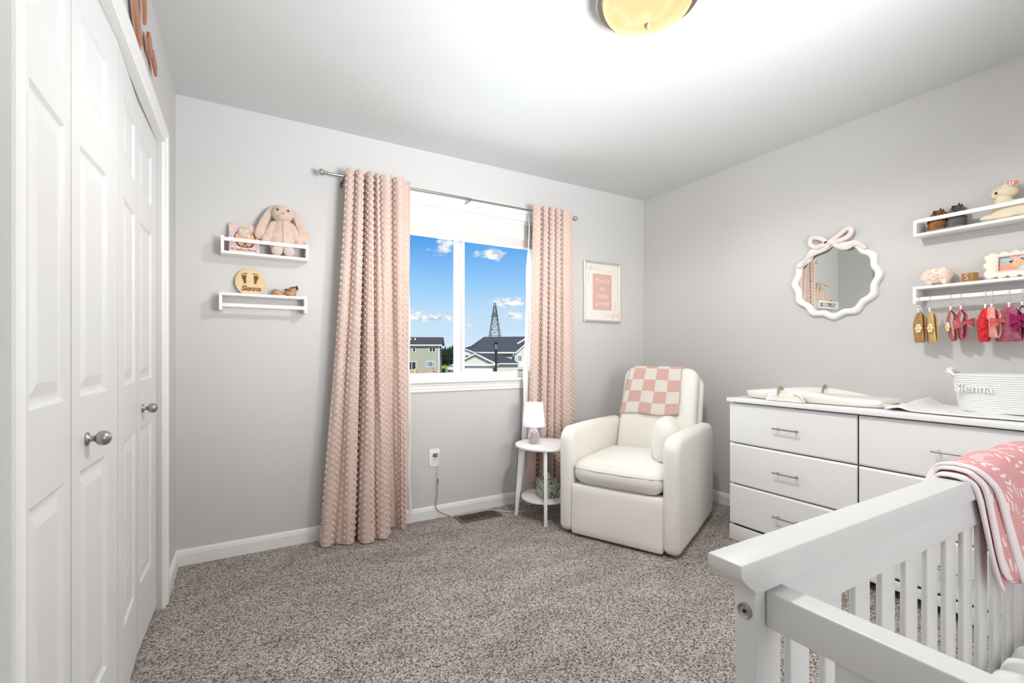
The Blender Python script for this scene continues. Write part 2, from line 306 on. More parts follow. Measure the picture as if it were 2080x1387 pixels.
# ------------------------------------------------------------ mesh helpers
class MB:
    def __init__(s): s.v = []; s.f = []; s.uv = []; s.mi = []; s.m = 0
    def add(s, vs, fs, uvs=None):
        b = len(s.v); s.v += [tuple(v) for v in vs]
        for i, f in enumerate(fs):
            s.f.append([b+k for k in f]); s.uv.append([uvs[k] for k in f] if uvs else [(0, 0)]*len(f)); s.mi.append(s.m)
        return s
    def box(s, c, d, rot=None):
        x, y, z = [q/2 for q in d]; P = [Vector((i*x, j*y, k*z)) for k in (-1, 1) for j in (-1, 1) for i in (-1, 1)]
        if rot: e = Euler(rot).to_matrix(); P = [e @ p for p in P]
        c = Vector(c)
        return s.add([p+c for p in P], [(0, 2, 3, 1), (4, 5, 7, 6), (0, 1, 5, 4), (2, 6, 7, 3), (0, 4, 6, 2), (1, 3, 7, 5)])
    def bb(s, x0, x1, y0, y1, z0, z1): return s.box(((x0+x1)/2, (y0+y1)/2, (z0+z1)/2), (abs(x1-x0), abs(y1-y0), abs(z1-z0)))
    def grid(s, P, closed_u=False, closed_v=False, uv=None, flip=False):
        nu, nv = len(P), len(P[0]); vs = [p for r in P for p in r]; fs = []
        for i in range(nu if closed_u else nu-1):
            for j in range(nv if closed_v else nv-1):
                a, b, c, d = i*nv+j, ((i+1) % nu)*nv+j, ((i+1) % nu)*nv+(j+1) % nv, i*nv+(j+1) % nv
                fs.append((d, c, b, a) if flip else (a, b, c, d))
        return s.add(vs, fs, [q for r in uv for q in r] if uv else None)
    def lathe(s, prof, c=(0, 0, 0), n=32, axis='z', sx=1, sy=1, cap=True):
        P = []
        for r, h in prof:
            row = []
            for i in range(n):
                a = 2*pi*i/n; x, y = r*cos(a)*sx, r*sin(a)*sy
                p = {'z': (x, y, h), 'x': (h, x, y), 'y': (y, h, x)}[axis]
                row.append((p[0]+c[0], p[1]+c[1], p[2]+c[2]))
            P.append(row)
        s.grid(P, closed_v=True, flip=True)
        if cap:
            s.add(P[0], [tuple(range(n))[::-1]]); s.add(P[-1], [tuple(range(n))])
        return s
    def tube(s, path, r, n=10, closed=False, cap=True, flat=1.0):
        path = [Vector(p) for p in path]; k = len(path); rs = r if isinstance(r, (list, tuple)) else [r]*k
        P = []; up = None
        for i, p in enumerate(path):
            t = (path[(i+1) % k]-path[i-1]) if closed else (path[min(i+1, k-1)]-path[max(i-1, 0)])
            if t.length < 1e-9: t = Vector((0, 0, 1))
            t.normalize()
            if up is None: up = Vector((0, 0, 1)) if abs(t.z) < .9 else Vector((1, 0, 0))
            a = t.cross(up)
            if a.length < 1e-4: a = t.cross(Vector((0, 1, 0)))
            a.normalize(); up = a.cross(t).normalized()
            P.append([p+(a*cos(2*pi*j/n)+up*sin(2*pi*j/n)*flat)*rs[i] for j in range(n)])
        s.grid(P, closed_u=closed, closed_v=True)
        if cap and not closed:
            s.add(P[0], [tuple(range(n))]); s.add(P[-1], [tuple(range(n))[::-1]])
        return s
    def cyl(s, a, b, r, n=20, r2=None): return s.tube([a, b], [r, r if r2 is None else r2], n)
    def ell(s, c, r, rot=None, nu=20, nv=12, e=1.0):
        e3 = Euler(rot).to_matrix() if rot else None; P = []
        for i in range(nv+1):
            t = pi*i/nv-pi/2; row = []
            for j in range(nu):
                a = 2*pi*j/nu; p = Vector((r[0]*cos(t)*cos(a), r[1]*cos(t)*sin(a), r[2]*sin(t)))
                if e3: p = e3 @ p
                row.append(p+Vector(c))
            P.append(row)
        return s.grid(P, closed_v=True, flip=True)
    def prism(s, out, d, plane='xz', off=0, holes=None):
        # outline in a plane, extruded from off to off+d along the remaining axis
        n = len(out)
        def P(a, b, h): return {'xz': (a, h, b), 'yz': (h, a, b), 'xy': (a, b, h)}[plane]
        A = [P(a, b, off) for a, b in out]; B = [P(a, b, off+d) for a, b in out]
        s.add(A+B, [tuple(range(n)), tuple(range(2*n-1, n-1, -1))]+[(i, i+n, (i+1) % n+n, (i+1) % n) for i in range(n)])
        return s
    def ring(s, outer, inner, d, plane='xz', off=0, prof=None):
        # frame between two outlines of equal length, extruded
        def P(a, b, h): return {'xz': (a, h, b), 'yz': (h, a, b), 'xy': (a, b, h)}[plane]
        rows = []
        prof = prof or [(0, 0), (0, 1), (1, 1), (1, 0)]
        for t, h in prof: rows.append([P(o[0]+(i[0]-o[0])*t, o[1]+(i[1]-o[1])*t, off+d*h) for o, i in zip(outer, inner)])
        return s.grid(rows, closed_u=True, closed_v=True)
    def rbox(s, c, d, r, n=8, puff=(0, 0, 0), rot=None, taper=None):
        hx, hy, hz = [q/2 for q in d]; h = Vector((hx, hy, hz)); c = Vector(c); e3 = Euler(rot).to_matrix() if rot else None
        for ax in range(3):
            for sg in (-1, 1):
                P = []
                for i in range(n+1):
                    row = []
                    for j in range(n+1):
                        p = [0, 0, 0]; p[ax] = sg; p[(ax+1) % 3] = sin((i/n-.5)*pi)*.999; p[(ax+2) % 3] = sin((j/n-.5)*pi)*.999
                        q = Vector([p[k]*h[k] for k in range(3)])
                        inner = Vector([max(-(h[k]-r), min(h[k]-r, q[k])) for k in range(3)]); o = q-inner
                        if o.length > 1e-9: q = inner+o.normalized()*r
                        w3 = [puff[0]*(1-p[1]**2)*(1-p[2]**2)*p[0], puff[1]*(1-p[0]**2)*(1-p[2]**2)*p[1], puff[2]*(1-p[0]**2)*(1-p[1]**2)*p[2]]
                        q = q+Vector(w3)
                        if taper: q = taper(q)
                        if e3: q = e3 @ q
                        row.append(q+c)
                    P.append(row)
                s.grid(P, flip=(sg < 0))
        return s
    def build(s, name, m, parent=None, smooth=False, bevel=0, seg=3, loc=None, rot=None, merge=False, angle=None):
        me = bpy.data.meshes.new(name); me.from_pydata(s.v, [], s.f)
        ms = m if isinstance(m, (list, tuple)) else [m]
        for q in ms: me.materials.append(q)
        uvl = me.uv_layers.new(name='UVMap'); k = 0
        for fi, f in enumerate(s.uv):
            for q in f: uvl.data[k].uv = q; k += 1
        for p, i in zip(me.polygons, s.mi): p.material_index = min(i, len(ms)-1); p.use_smooth = smooth
        if merge:
            import bmesh
            bm = bmesh.new(); bm.from_mesh(me); bmesh.ops.remove_doubles(bm, verts=bm.verts, dist=1e-5); bmesh.ops.recalc_face_normals(bm, faces=bm.faces); bm.to_mesh(me); bm.free()
        if angle and smooth:
            import bmesh
            bm = bmesh.new(); bm.from_mesh(me)
            for e in bm.edges:
                if len(e.link_faces) == 2 and e.calc_face_angle(0) > R(angle): e.smooth = False
            bm.to_mesh(me); bm.free()
        me.update()
        o = bpy.data.objects.new(name, me); C.objects.link(o)
        if parent: o.parent = parent
        if loc: o.location = loc
        if rot: o.rotation_euler = rot
        if bevel:
            b = o.modifiers.new('bevel', 'BEVEL'); b.width = bevel; b.segments = seg; b.limit_method = 'ANGLE'; b.angle_limit = R(35); b.harden_normals = False
            for p in me.polygons: p.use_smooth = True
        return o
def remesh(o, size, smooth=4):
    m = o.modifiers.new('remesh', 'REMESH'); m.mode = 'VOXEL'; m.voxel_size = size; m.use_smooth_shade = True
    if smooth: q = o.modifiers.new('smooth', 'SMOOTH'); q.iterations = smooth; q.factor = .5
    return o
def thing(name, label, cat, loc=(0, 0, 0), rz=0, group=None, rot=None):
    o = bpy.data.objects.new(name, None); C.objects.link(o); o.empty_display_size = .05
    o.location = loc; o.rotation_euler = rot or (0, 0, rz); o['label'] = label; o['category'] = cat
    if group: o['group'] = group
    return o
def tag(o, label, cat, group=None):
    o['label'] = label; o['category'] = cat
    if group: o['group'] = group
    return o
def struct(o): o['kind'] = 'structure'; return o
def text(name, body, size, m, parent=None, loc=(0, 0, 0), rot=(R(90), 0, 0), ext=.001, shear=0, bev=0, align='CENTER', space=1, width=None):
    cu = bpy.data.curves.new(name, 'FONT'); cu.body = body; cu.size = size; cu.extrude = ext; cu.shear = shear; cu.bevel_depth = bev; cu.bevel_resolution = 2
    cu.align_x = align; cu.align_y = 'CENTER'; cu.space_character = space; cu.resolution_u = 3
    t = bpy.data.objects.new('tmp', cu); C.objects.link(t); dg = bpy.context.evaluated_depsgraph_get()
    me = bpy.data.meshes.new_from_object(t.evaluated_get(dg)); bpy.data.objects.remove(t)
    if width:
        xs = [v.co.x for v in me.vertices]; k = width/(max(xs)-min(xs))
        for v in me.vertices: v.co.x *= k
    me.materials.clear(); me.materials.append(m)
    o = bpy.data.objects.new(name, me); C.objects.link(o); o.location = loc; o.rotation_euler = rot
    if parent: o.parent = parent
    return o
def catmull(pts, n=8, closed=False):
    P = [Vector(p) for p in pts]; k = len(P); out = []
    rng = range(k) if closed else range(k-1)
    for i in rng:
        if closed: a, b, c, d = P[i-1], P[i], P[(i+1) % k], P[(i+2) % k]
        else: a, b, c, d = P[max(i-1, 0)], P[i], P[i+1], P[min(i+2, k-1)]
        for j in range(n):
            t = j/n; out.append(.5*((2*b)+(c-a)*t+(2*a-5*b+4*c-d)*t*t+(3*b-a-3*c+d)*t*t*t))
    if not closed: out.append(P[-1])
    return out
BULB, DOWN = 21, .5
# ------------------------------------------------------------ room shell
struct(MB().bb(XL-.7, XR+.2, YF-.2, YB+.2, -.12, 0).build('floor', M['carpet']))
struct(MB().bb(XL-.7, XR+.2, YF-.2, YB+.2, H, H+.1).build('ceiling', M['ceil']))
WX0, WX1, WZ0, WZ1 = .67, 1.96, .915, 2.085
wb = MB(); T = .14
wb.bb(XL-.2, WX0, YB, YB+T, 0, H); wb.bb(WX1, XR+.2, YB, YB+T, 0, H); wb.bb(WX0, WX1, YB, YB+T, 0, WZ0); wb.bb(WX0, WX1, YB, YB+T, WZ1, H)
struct(wb.build('wall_back', M['wall']))
struct(MB().bb(XR, XR+.15, YF-.15, YB+.15, 0, H).build('wall_right', M['wall']))
struct(MB().bb(XL-.15, XR+.15, YF-.15, YF, 0, H).build('wall_front', M['wall']))
CY0, CY1, CZ = 1.008, 2.478, 2.012
wl = MB(); wl.bb(XL-.12, XL, YF, CY0, 0, H); wl.bb(XL-.12, XL, CY1, YB, 0, H); wl.bb(XL-.12, XL, CY0, CY1, CZ, H)
wl.bb(XL-.65, XL-.6, CY0-.1, CY1+.1, 0, H); wl.bb(XL-.6, XL-.12, CY0-.1, CY0-.05, 0, H); wl.bb(XL-.6, XL-.12, CY1+.05, CY1+.1, 0, H)
struct(wl.build('wall_left', M['wall']))
# baseboards: profile strips
def baseboard(name, p0, p1, nrm):
    a, b = Vector(p0), Vector(p1); n = Vector(nrm); prof = [(0, 0), (.014, 0), (.014, .058), (.011, .066), (.011, .07), (.005, .08), (0, .082)]
    mb = MB(); mb.grid([[a+n*d+Vector((0, 0, z)) for d, z in prof], [b+n*d+Vector((0, 0, z)) for d, z in prof]])
    return struct(mb.build(name, M['trim']))
baseboard('baseboard_back', (XL, YB, 0), (XR, YB, 0), (0, -1, 0))
baseboard('baseboard_right', (XR, YB, 0), (XR, YF, 0), (-1, 0, 0))
baseboard('baseboard_left', (XL, CY1+.068, 0), (XL, YB, 0), (1, 0, 0))
baseboard('baseboard_front', (XR, YF, 0), (XL, YF, 0), (0, 1, 0))
# closet casing with profile, mitred
cprof = [(0, 0), (0, .009), (.006, .012), (.012, .010), (.030, .012), (.034, .016), (.040, .014), (.046, .018), (.062, .018), (.064, .014), (.064, 0)]
def casing(name, y0, y1, z1, x, z0=0):
    rows = []
    for a, (d, t) in enumerate(cprof):
        rows.append([(x+t, y0-d, z0), (x+t, y0-d, z1+d), (x+t, y1+d, z1+d), (x+t, y1+d, z0)])
    mb = MB(); mb.grid(rows); mb.grid([[r[0] for r in rows], [(x, r[0][1], z0) for r in rows]])
    return mb
cs = casing('trim_1', CY0, CY1, CZ, XL)
cs.bb(XL-.12, XL+.001, CY0-.016, CY0, 0, CZ); cs.bb(XL-.12, XL+.001, CY1, CY1+.016, 0, CZ); cs.bb(XL-.019, XL+.002, CY0, CY1, 2.0098, CZ+.016)
struct(cs.build('trim_1', M['trim']))
# second casing of an entry door beside the camera
c2 = MB(); c2.grid([[(XL+t, .905-d, z) for z in (0, 1.54, 2.1)] for d, t in cprof]); c2.bb(XL, XL+.004, .3, .845, 0, 2.1)
struct(c2.build('trim_2', M['trim']))
# closet bifold doors
def leaf(y0, y1, x0, x1, py0, py1, name, knob_at=None):
    L0 = y1-y0; ang = atan2(-(x1-x0), L0)
    ln = sqrt((x1-x0)**2+L0**2)
    root = bpy.data.objects.new(name, None); C.objects.link(root); root.location = (x0, y0, .022); root.rotation_euler = (0, 0, ang); struct(root)
    # local: y along width, +x towards the room, z up
    mb = MB(); Hh = 1.987; g = .0025
    zs = [(.228, .805), (.978, 1.563), (1.678, 1.874)]; ya, yb = py0-y0, py1-y0
    d1, d2, d3 = .012, .026, .045
    # face strips around panels
    cuts = [0]+[q for z in zs for q in z]+[Hh]
    def quad(a, b, c, d): mb.add([a, b, c, d], [(0, 1, 2, 3)])
    quad((0, g, 0), (0, ya, 0), (0, ya, Hh), (0, g, Hh)); quad((0, yb, 0), (0, ln-g, 0), (0, ln-g, Hh), (0, yb, Hh))
    for i in range(0, len(cuts), 2): quad((0, ya, cuts[i]), (0, yb, cuts[i]), (0, yb, cuts[i+1]), (0, ya, cuts[i+1]))
    for (z0, z1) in zs:
        rings = [(0, 0), (.008, -.006), (.014, -.007), (.020, -.007), (.046, -.0015), (.052, -.0015)]
        R2 = [[(x, ya+d, z0+d), (x, yb-d, z0+d), (x, yb-d, z1-d), (x, ya+d, z1-d)] for d, x in rings]
        mb.grid(R2, closed_v=True, flip=True); mb.add(R2[-1], [(0, 1, 2, 3)])
    mb.add([(0, g, 0), (0, ln-g, 0), (-.033, ln-g, 0), (-.033, g, 0)], [(0, 1, 2, 3)]); mb.add([(0, g, Hh), (0, ln-g, Hh), (-.033, ln-g, Hh), (-.033, g, Hh)], [(3, 2, 1, 0)])
    mb.add([(0, g, 0), (0, g, Hh), (-.033, g, Hh), (-.033, g, 0)], [(3, 2, 1, 0)]); mb.add([(0, ln-g, 0), (0, ln-g, Hh), (-.033, ln-g, Hh), (-.033, ln-g, 0)], [(0, 1, 2, 3)])
    mb.add([(-.033, g, 0), (-.033, ln-g, 0), (-.033, ln-g, Hh), (-.033, g, Hh)], [(3, 2, 1, 0)])
    mb.build('door_panel', M['door'], root)
    if knob_at:
        k = MB(); yk = knob_at-y0
        k.lathe([(.0, 0), (.016, 0), (.016, .003), (.007, .006), (.0065, .014), (.009, .017), (.0155, .022), (.018, .029), (.0175, .036), (.013, .043), (.006, .0465), (0, .047)], (0, yk, .873), 28, 'x', cap=False)
        k.build('door_knob', M['nickel'], root, smooth=True)
xa, xb, xm = -.326, -.331, -.318
leaf(1.010, 1.374, -.322, xb, 1.122, 1.328, 'door_1')
leaf(1.374, 1.742, xb, xm, 1.431, 1.640, 'door_2', 1.475)
leaf(1.742, 2.106, xm, xb, 1.842, 2.050, 'door_3')
leaf(2.106, 2.476, xb, -.324, 2.157, 2.366, 'door_4', 2.19)
struct(MB().bb(XL-.10, XL-.03, CY0, CY1, 2.0105, CZ).build('head_gap_shade', M['dark']))  # dark strip painting the shade in the gap above the closet doors

# ------------------------------------------------------------ window
wr = bpy.data.objects.new('window_1', None); C.objects.link(wr); wr.location = (1.315, YB, WZ0); struct(wr)
f = MB(); hw = (WX1-WX0)/2; y0, y1 = .055, .115; Zt = WZ1-WZ0
fb = .048
f.bb(-hw, -hw+.045, y0, y1, 0, Zt); f.bb(hw-.045, hw, y0, y1, 0, Zt); f.bb(-hw, hw, y0, y1, 0, fb); f.bb(-hw, hw, y0, y1, Zt-.045, Zt)
f.bb(.010, .032, y0-.004, y1, fb, Zt-.04)
f.build('window_frame', M['trim'], wr, bevel=.003, seg=2)
f = MB()   # sliding sash
f.bb(-.032, -.006, y0+.012, y1-.01, fb, Zt-.05); f.bb(-.006, .012, y0+.02, y1-.01, fb, Zt-.05); f.bb(-hw+.045, -hw+.07, y0+.02, y1-.01, fb, Zt-.05)
f.build('sliding_sash', M['trim'], wr, bevel=.002, seg=2)
MB().bb(-hw+.04, 0, .088, .092, fb-.01, Zt-.04).build('window_pane', M['glass'], wr)
MB().bb(.02, hw-.04, .078, .082, fb-.01, Zt-.04).build('window_pane', M['glass'], wr)
MB().bb(-hw-.09, hw+.09, -.034, .056, -.012, .004).build('window_sill', M['trim'], wr, bevel=.004)
ap = MB(); pr = [(0, -.072), (.010, -.072), (.012, -.066), (.009, -.056), (.012, -.05), (.012, -.034), (.016, -.028), (.014, -.02), (.020, -.014), (.020, -.012), (0, -.012)]
ap.grid([[(-hw-.07, -d, z) for d, z in pr], [(hw+.07, -d, z) for d, z in pr]]); ap.build('window_apron', M['trim'], wr)
hd = MB(); pr = [(0, 0), (.012, 0), (.014, .006), (.012, .012), (.014, .02), (.014, .034), (.018, .04), (.016, .046), (.030, .054), (.034, .066), (.034, .092), (0, .092)]
hd.grid([[(-hw-.07, -d, Zt-.005+z) for d, z in pr], [(hw+.07, -d, Zt-.005+z) for d, z in pr]]); hd.build('head_casing', M['trim'], wr)
sc_ = MB()
for sx in (-1, 1): sc_.bb(sx*hw, sx*(hw+.065), -.016, 0, 0, Zt)
sc_.build('side_casing', M['trim'], wr, bevel=.003)
# cellular shade drawn up
sh = thing('cellular_blind', 'white pleated fabric blind pulled up at the top of the window', 'blind', (1.315, YB+.02, 1.886))
MB().bb(-hw+.004, hw-.004, -.018, .03, .172, .197).build('head_rail', M['trim'], sh, bevel=.003)
pl = MB(); rows = []
for i in range(0, 15):
    z = .062+i*.0079; d = .024 if i % 2 else .008
    d *= 1 + .25*sin(i/14*pi)
    rows.append([(-hw+.006, -d+.006, z), (hw-.006, -d+.006, z)])
pl.grid(rows); pl.grid([[(a[0], .028, a[2]) for a in r] for r in rows], flip=True)
pl.build('pleated_fabric', M['pleat'], sh, smooth=True)
MB().bb(-hw+.005, hw-.005, -.006, .026, .006, .064).build('bottom_band', M['pleat_shaded'], sh, bevel=.004)
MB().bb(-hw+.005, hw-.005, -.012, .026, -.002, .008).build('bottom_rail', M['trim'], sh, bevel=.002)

# ------------------------------------------------------------ curtain rod
ry, rz = YB-.09, 2.141
rod = thing('curtain_rod', 'thin brushed metal curtain rod with ball finials above the window', 'curtain rod', (1.30, ry, rz))
MB().cyl((-.885, 0, 0), (.03, 0, 0), .0085).build('rod_tube', M['nickel'], rod, smooth=True, angle=60)
MB().cyl((.02, 0, 0), (.885, 0, 0), .0065).build('rod_tube', M['nickel'], rod, smooth=True, angle=60)
for s in (-1, 1):
    k = MB(); k.ell((s*.915, 0, 0), (.0195, .0195, .0195)); k.lathe([(.0, -.004), (.012, -.004), (.013, 0), (.012, .004), (0, .004)], (s*.893, 0, 0), 20, 'x', cap=False); k.lathe([(0, -.003), (.011, -.003), (.011, .003), (0, .003)], (s*.88, 0, 0), 20, 'x', cap=False)
    k.build('finial', M['chrome'], rod, smooth=True)
for x in (-.79, .02, .87):
    k = MB(); k.bb(x-.006, x+.006, -.004, .0895, -.016, -.008); k.bb(x-.010, x+.010, .084, .0895, -.04, .02); k.tube([(x, .012*cos(a), .012*sin(a)-.001) for a in [R(q) for q in range(-200, 21, 20)]], .003, 6)
    k.build('bracket', M['nickel'], rod)

# ------------------------------------------------------------ curtains
def drape(name, label, top, bot, z1, z0, pitch=.036, dotr=.0100, lin=None, ease=1.25, wob=.004, seed=1):
    t3 = catmull([(x, yr-(.010+(yr-y+.046)*.85), 0) for x, y in top], 14); b3 = catmull([(x, y, 0) for x, y in bot], 14); n = len(t3)
    nz = 70; rows = []
    for j in range(nz+1):
        t = j/nz; e = t**ease; z = z1+(z0-z1)*t; row = []
        for i in range(n):
            p = t3[i].lerp(b3[i], e)
            wv = wob*sin(i*.21+z*5+seed)*t
            hem = .0
            row.append(Vector((p.x+wv, p.y+wv*.6, z+hem)))
        rows.append(row)
    mb = MB(); mb.grid(rows); mb.m = 1
    # arc length along the bottom decides where chenille circles sit
    mid = rows[nz//2]; arc = [0]
    for i in range(1, n): arc.append(arc[-1]+(mid[i]-mid[i-1]).length)
    tot = arc[-1]; nc = int(tot/(pitch*.866)); nr = int((z1-z0)/pitch)
    import bisect
    for c in range(nc):
        a = (c+.5)/nc*tot; i = min(max(bisect.bisect(arc, a)-1, 0), n-2); fr = (a-arc[i])/max(1e-6, arc[i+1]-arc[i])
        for r in range(nr):
            zz = (r+.5+(.5 if c % 2 else 0))/nr
            if zz > .995: continue
            jf = zz*nz; j = min(int(jf), nz-1); g = jf-j
            def P(ii, jj): return rows[jj][ii]
            p = (P(i, j)*(1-fr)+P(i+1, j)*fr)*(1-g)+(P(i, j+1)*(1-fr)+P(i+1, j+1)*fr)*g
            tu = (P(i+1, j)-P(i, j)).normalized(); tv = (P(i, j+1)-P(i, j)).normalized(); nn = tu.cross(tv).normalized()*FN
            tv = nn.cross(tu)
            rr = dotr*rnd.uniform(.88, 1.1); k = 9; R1 = []
            for q, h in ((1.0, -.001), (1.0, .003), (.72, .0065), (.40, .0025), (.0, .0015)):
                R1.append([p+(tu*cos(2*pi*m/k)+tv*sin(2*pi*m/k))*rr*q+nn*h for m in range(k)])
            mb.grid(R1, closed_v=True, flip=True)
    root = thing(name, label, 'curtain', (0, 0, 0), group='chenille curtains by the window')
    o = mb.build('panel', [M['rose'], M['rosed']], root, smooth=True)
    if lin:
        l = MB(); P = []
        for j in range(41):
            t = j/40; P.append([Vector((x0+(x1-x0)*t**.8+.004*sin(j*.5), y+.004*sin(j*.9+k), z1-.01+(lin[1]-z1+.01)*t)) for k, (x0, x1, y) in enumerate(lin[0])])
        l.grid(P); s = l.build('lining', M['rose2'], root, smooth=True)
    return root
FN = -1
yr = YB-.09
def Y(d): return yr-d      # d: distance in front of the rod
topL = [(.512, Y(-.016)), (.520, Y(.012)), (.545, Y(.024)), (.560, Y(-.02)), (.572, Y(.03)), (.586, Y(.046)), (.602, Y(.034)), (.606, Y(-.03)), (.624, Y(-.046)), (.628, Y(.010)), (.640, Y(.046)), (.656, Y(.044)), (.662, Y(-.02)), (.676, Y(-.03)), (.680, Y(.02)), (.69, Y(.034)), (.704, Y(-.008)), (.716, Y(.024)), (.735, Y(.044)), (.756, Y(.034)), (.765, Y(-.022)), (.786, Y(-.022)), (.794, Y(.026)), (.818, Y(.048)), (.842, Y(.034)), (.850, Y(-.004)), (.872, Y(-.012)), (.892, Y(.0))]
botL = [(.372, Y(.0)), (.383, Y(.045)), (.42, Y(.062)), (.45, Y(.028)), (.475, Y(.055)), (.51, Y(.088)), (.552, Y(.075)), (.552, Y(-.01)), (.572, Y(-.035)), (.576, Y(.045)), (.602, Y(.120)), (.648, Y(.125)), (.662, Y(.085)), (.676, Y(.080)), (.692, Y(.098)), (.72, Y(.115)), (.75, Y(.085)), (.765, Y(.05)), (.778, Y(.0)), (.782, Y(-.03)), (.80, Y(-.05)), (.82, Y(-.052)), (.838, Y(-.045)), (.846, Y(-.02)), (.852, Y(.0)), (.858, Y(.012)), (.866, Y(.018)), (.878, Y(.018))]
drape('window_curtain', 'blush pink chenille dot curtain left of the window, nearer the wall shelves', topL, botL, 2.168, .006, lin=([(.875, .898, yr+.012), (.89, .905, yr+.006), (.896, .918, yr+.004)], .075))
topR = [(1.795, Y(.0)), (1.808, Y(.03)), (1.840, Y(.040)), (1.850, Y(-.022)), (1.870, Y(-.026)), (1.878, Y(.030)), (1.905, Y(.036)), (1.912, Y(-.022)), (1.928, Y(-.02)), (1.936, Y(.034)), (1.964, Y(.036)), (1.970, Y(-.022)), (1.984, Y(-.02)), (1.992, Y(.034)), (2.014, Y(.036)), (2.020, Y(-.02)), (2.034, Y(-.016)), (2.046, Y(.036)), (2.09, Y(.042)), (2.118, Y(.022)), (2.14, Y(.006)), (2.156, Y(-.01))]
botR = [(1.772, Y(.0)), (1.783, Y(.05)), (1.826, Y(.060)), (1.840, Y(-.012)), (1.868, Y(-.02)), (1.876, Y(.05)), (1.915, Y(.066)), (1.922, Y(-.022)), (1.942, Y(-.02)), (1.952, Y(.055)), (1.986, Y(.060)), (1.992, Y(-.022)), (2.008, Y(-.01)), (2.016, Y(.05)), (2.048, Y(.062)), (2.056, Y(-.014)), (2.074, Y(-.006)), (2.085, Y(.05)), (2.14, Y(.07)), (2.18, Y(.05)), (2.215, Y(.03)), (2.236, Y(-.01))]
botR = [(x, yr-((yr-y)*.7-.012)) for x, y in botR]
drape('window_curtain', 'blush pink chenille dot curtain right of the window, behind the small table lamp', topR, botR, 2.166, .006, seed=3, lin=([(1.80, 1.722, yr+.006), (1.80, 1.745, yr+.004), (1.80, 1.80, yr+.012)], .08))

# ------------------------------------------------------------ outlet, cords, register
ot = thing('wall_outlet', 'white duplex wall outlet with a plug in its upper socket', 'outlet', (1.1005, YB, .402))
MB().bb(-.0365, .0365, -.006, 0, -.06, .06).build('cover_plate', M['plate'], ot, bevel=.003)
for z in (.021, -.021):
    k = MB(); k.lathe([(.0, 0), (.0165, 0), (.0165, -.0035), (0, -.0035)], (0, -.0055, z), 24, 'y', cap=False); k.build('socket', M['plate'], ot)
k = MB(); k.bb(-.007, -.005, -.0097, -.0085, -.02, -.011); k.bb(.005, .007, -.0097, -.0085, -.019, -.012); k.lathe([(0, 0), (.0026, 0), (.0026, -.001), (0, -.001)], (0, -.009, -.029), 10, 'y', cap=False); k.build('socket_slots', M['dark'], ot)
pg = thing('power_cord', 'lamp cord running from the outlet down the wall and along the baseboard', 'power cord', (1.1005, YB-.01, .423))
MB().rbox((.004, -.010, 0), (.030, .018, .022), .004, 4).build('plug', M['cordg'], pg, smooth=True)
o = Vector((1.1005, YB-.01, .423))
def rel(P): return [Vector(p)-o for p in P]
MB().tube(catmull(rel([(1.108, YB-.03, .425), (1.128, YB-.035, .41), (1.131, YB-.026, .37), (1.121, YB-.024, .32), (1.119, YB-.022, .27)]), 8), .0026, 8).build('white_cord', M['cordw'], pg, smooth=True)
MB().rbox(tuple(Vector((1.118, YB-.022, .25))-o), (.009, .008, .03), .003, 4).build('connector', M['cordg'], pg, smooth=True)
MB().tube(catmull(rel([(1.118, YB-.022, .24), (1.112, YB-.022, .16), (1.105, YB-.022, .09), (1.115, YB-.022, .055), (1.15, YB-.03, .03), (1.20, YB-.045, .007)]), 8), .0024, 8).build('grey_cord', M['cordg'], pg, smooth=True)
MB().tube(catmull(rel([(1.20, YB-.045, .007), (1.30, YB-.05, .006), (1.40, YB-.075, .014), (1.47, YB-.075, .014), (1.55, YB-.13, .006), (1.63, YB-.19, .006), (1.70, YB-.2, .006)]), 8), .0026, 8).build('floor_cord', M['cordw'], pg, smooth=True)
rg = thing('floor_register', 'bronze metal floor register set in the carpet by the baseboard', 'floor vent', (1.366, 2.812, 0), R(-1.0))
k = MB(); hx, hy = .148, .066
k.ring([(-hx, -hy), (hx, -hy), (hx, hy), (-hx, hy)], [(-hx+.018, -hy+.016), (hx-.018, -hy+.016), (hx-.018, hy-.016), (-hx+.018, hy-.016)], .008, 'xy', 0)
k.bb(-.006, .006, -hy, hy, 0, .0075); k.build('grille_frame', M['bronze'], rg, bevel=.001, seg=1)
k = MB()
for i in range(22):
    x = -.124+i*.0118
    if abs(x) < .01: continue
    k.box((x, 0, .004), (.0035, .1, .006), (0, R(25), 0))
k.build('louvers', M['bronze'], rg)
MB().bb(-hx+.012, hx-.012, -hy+.012, hy-.012, .0006, .0014).build('duct_opening', M['dark'], rg)

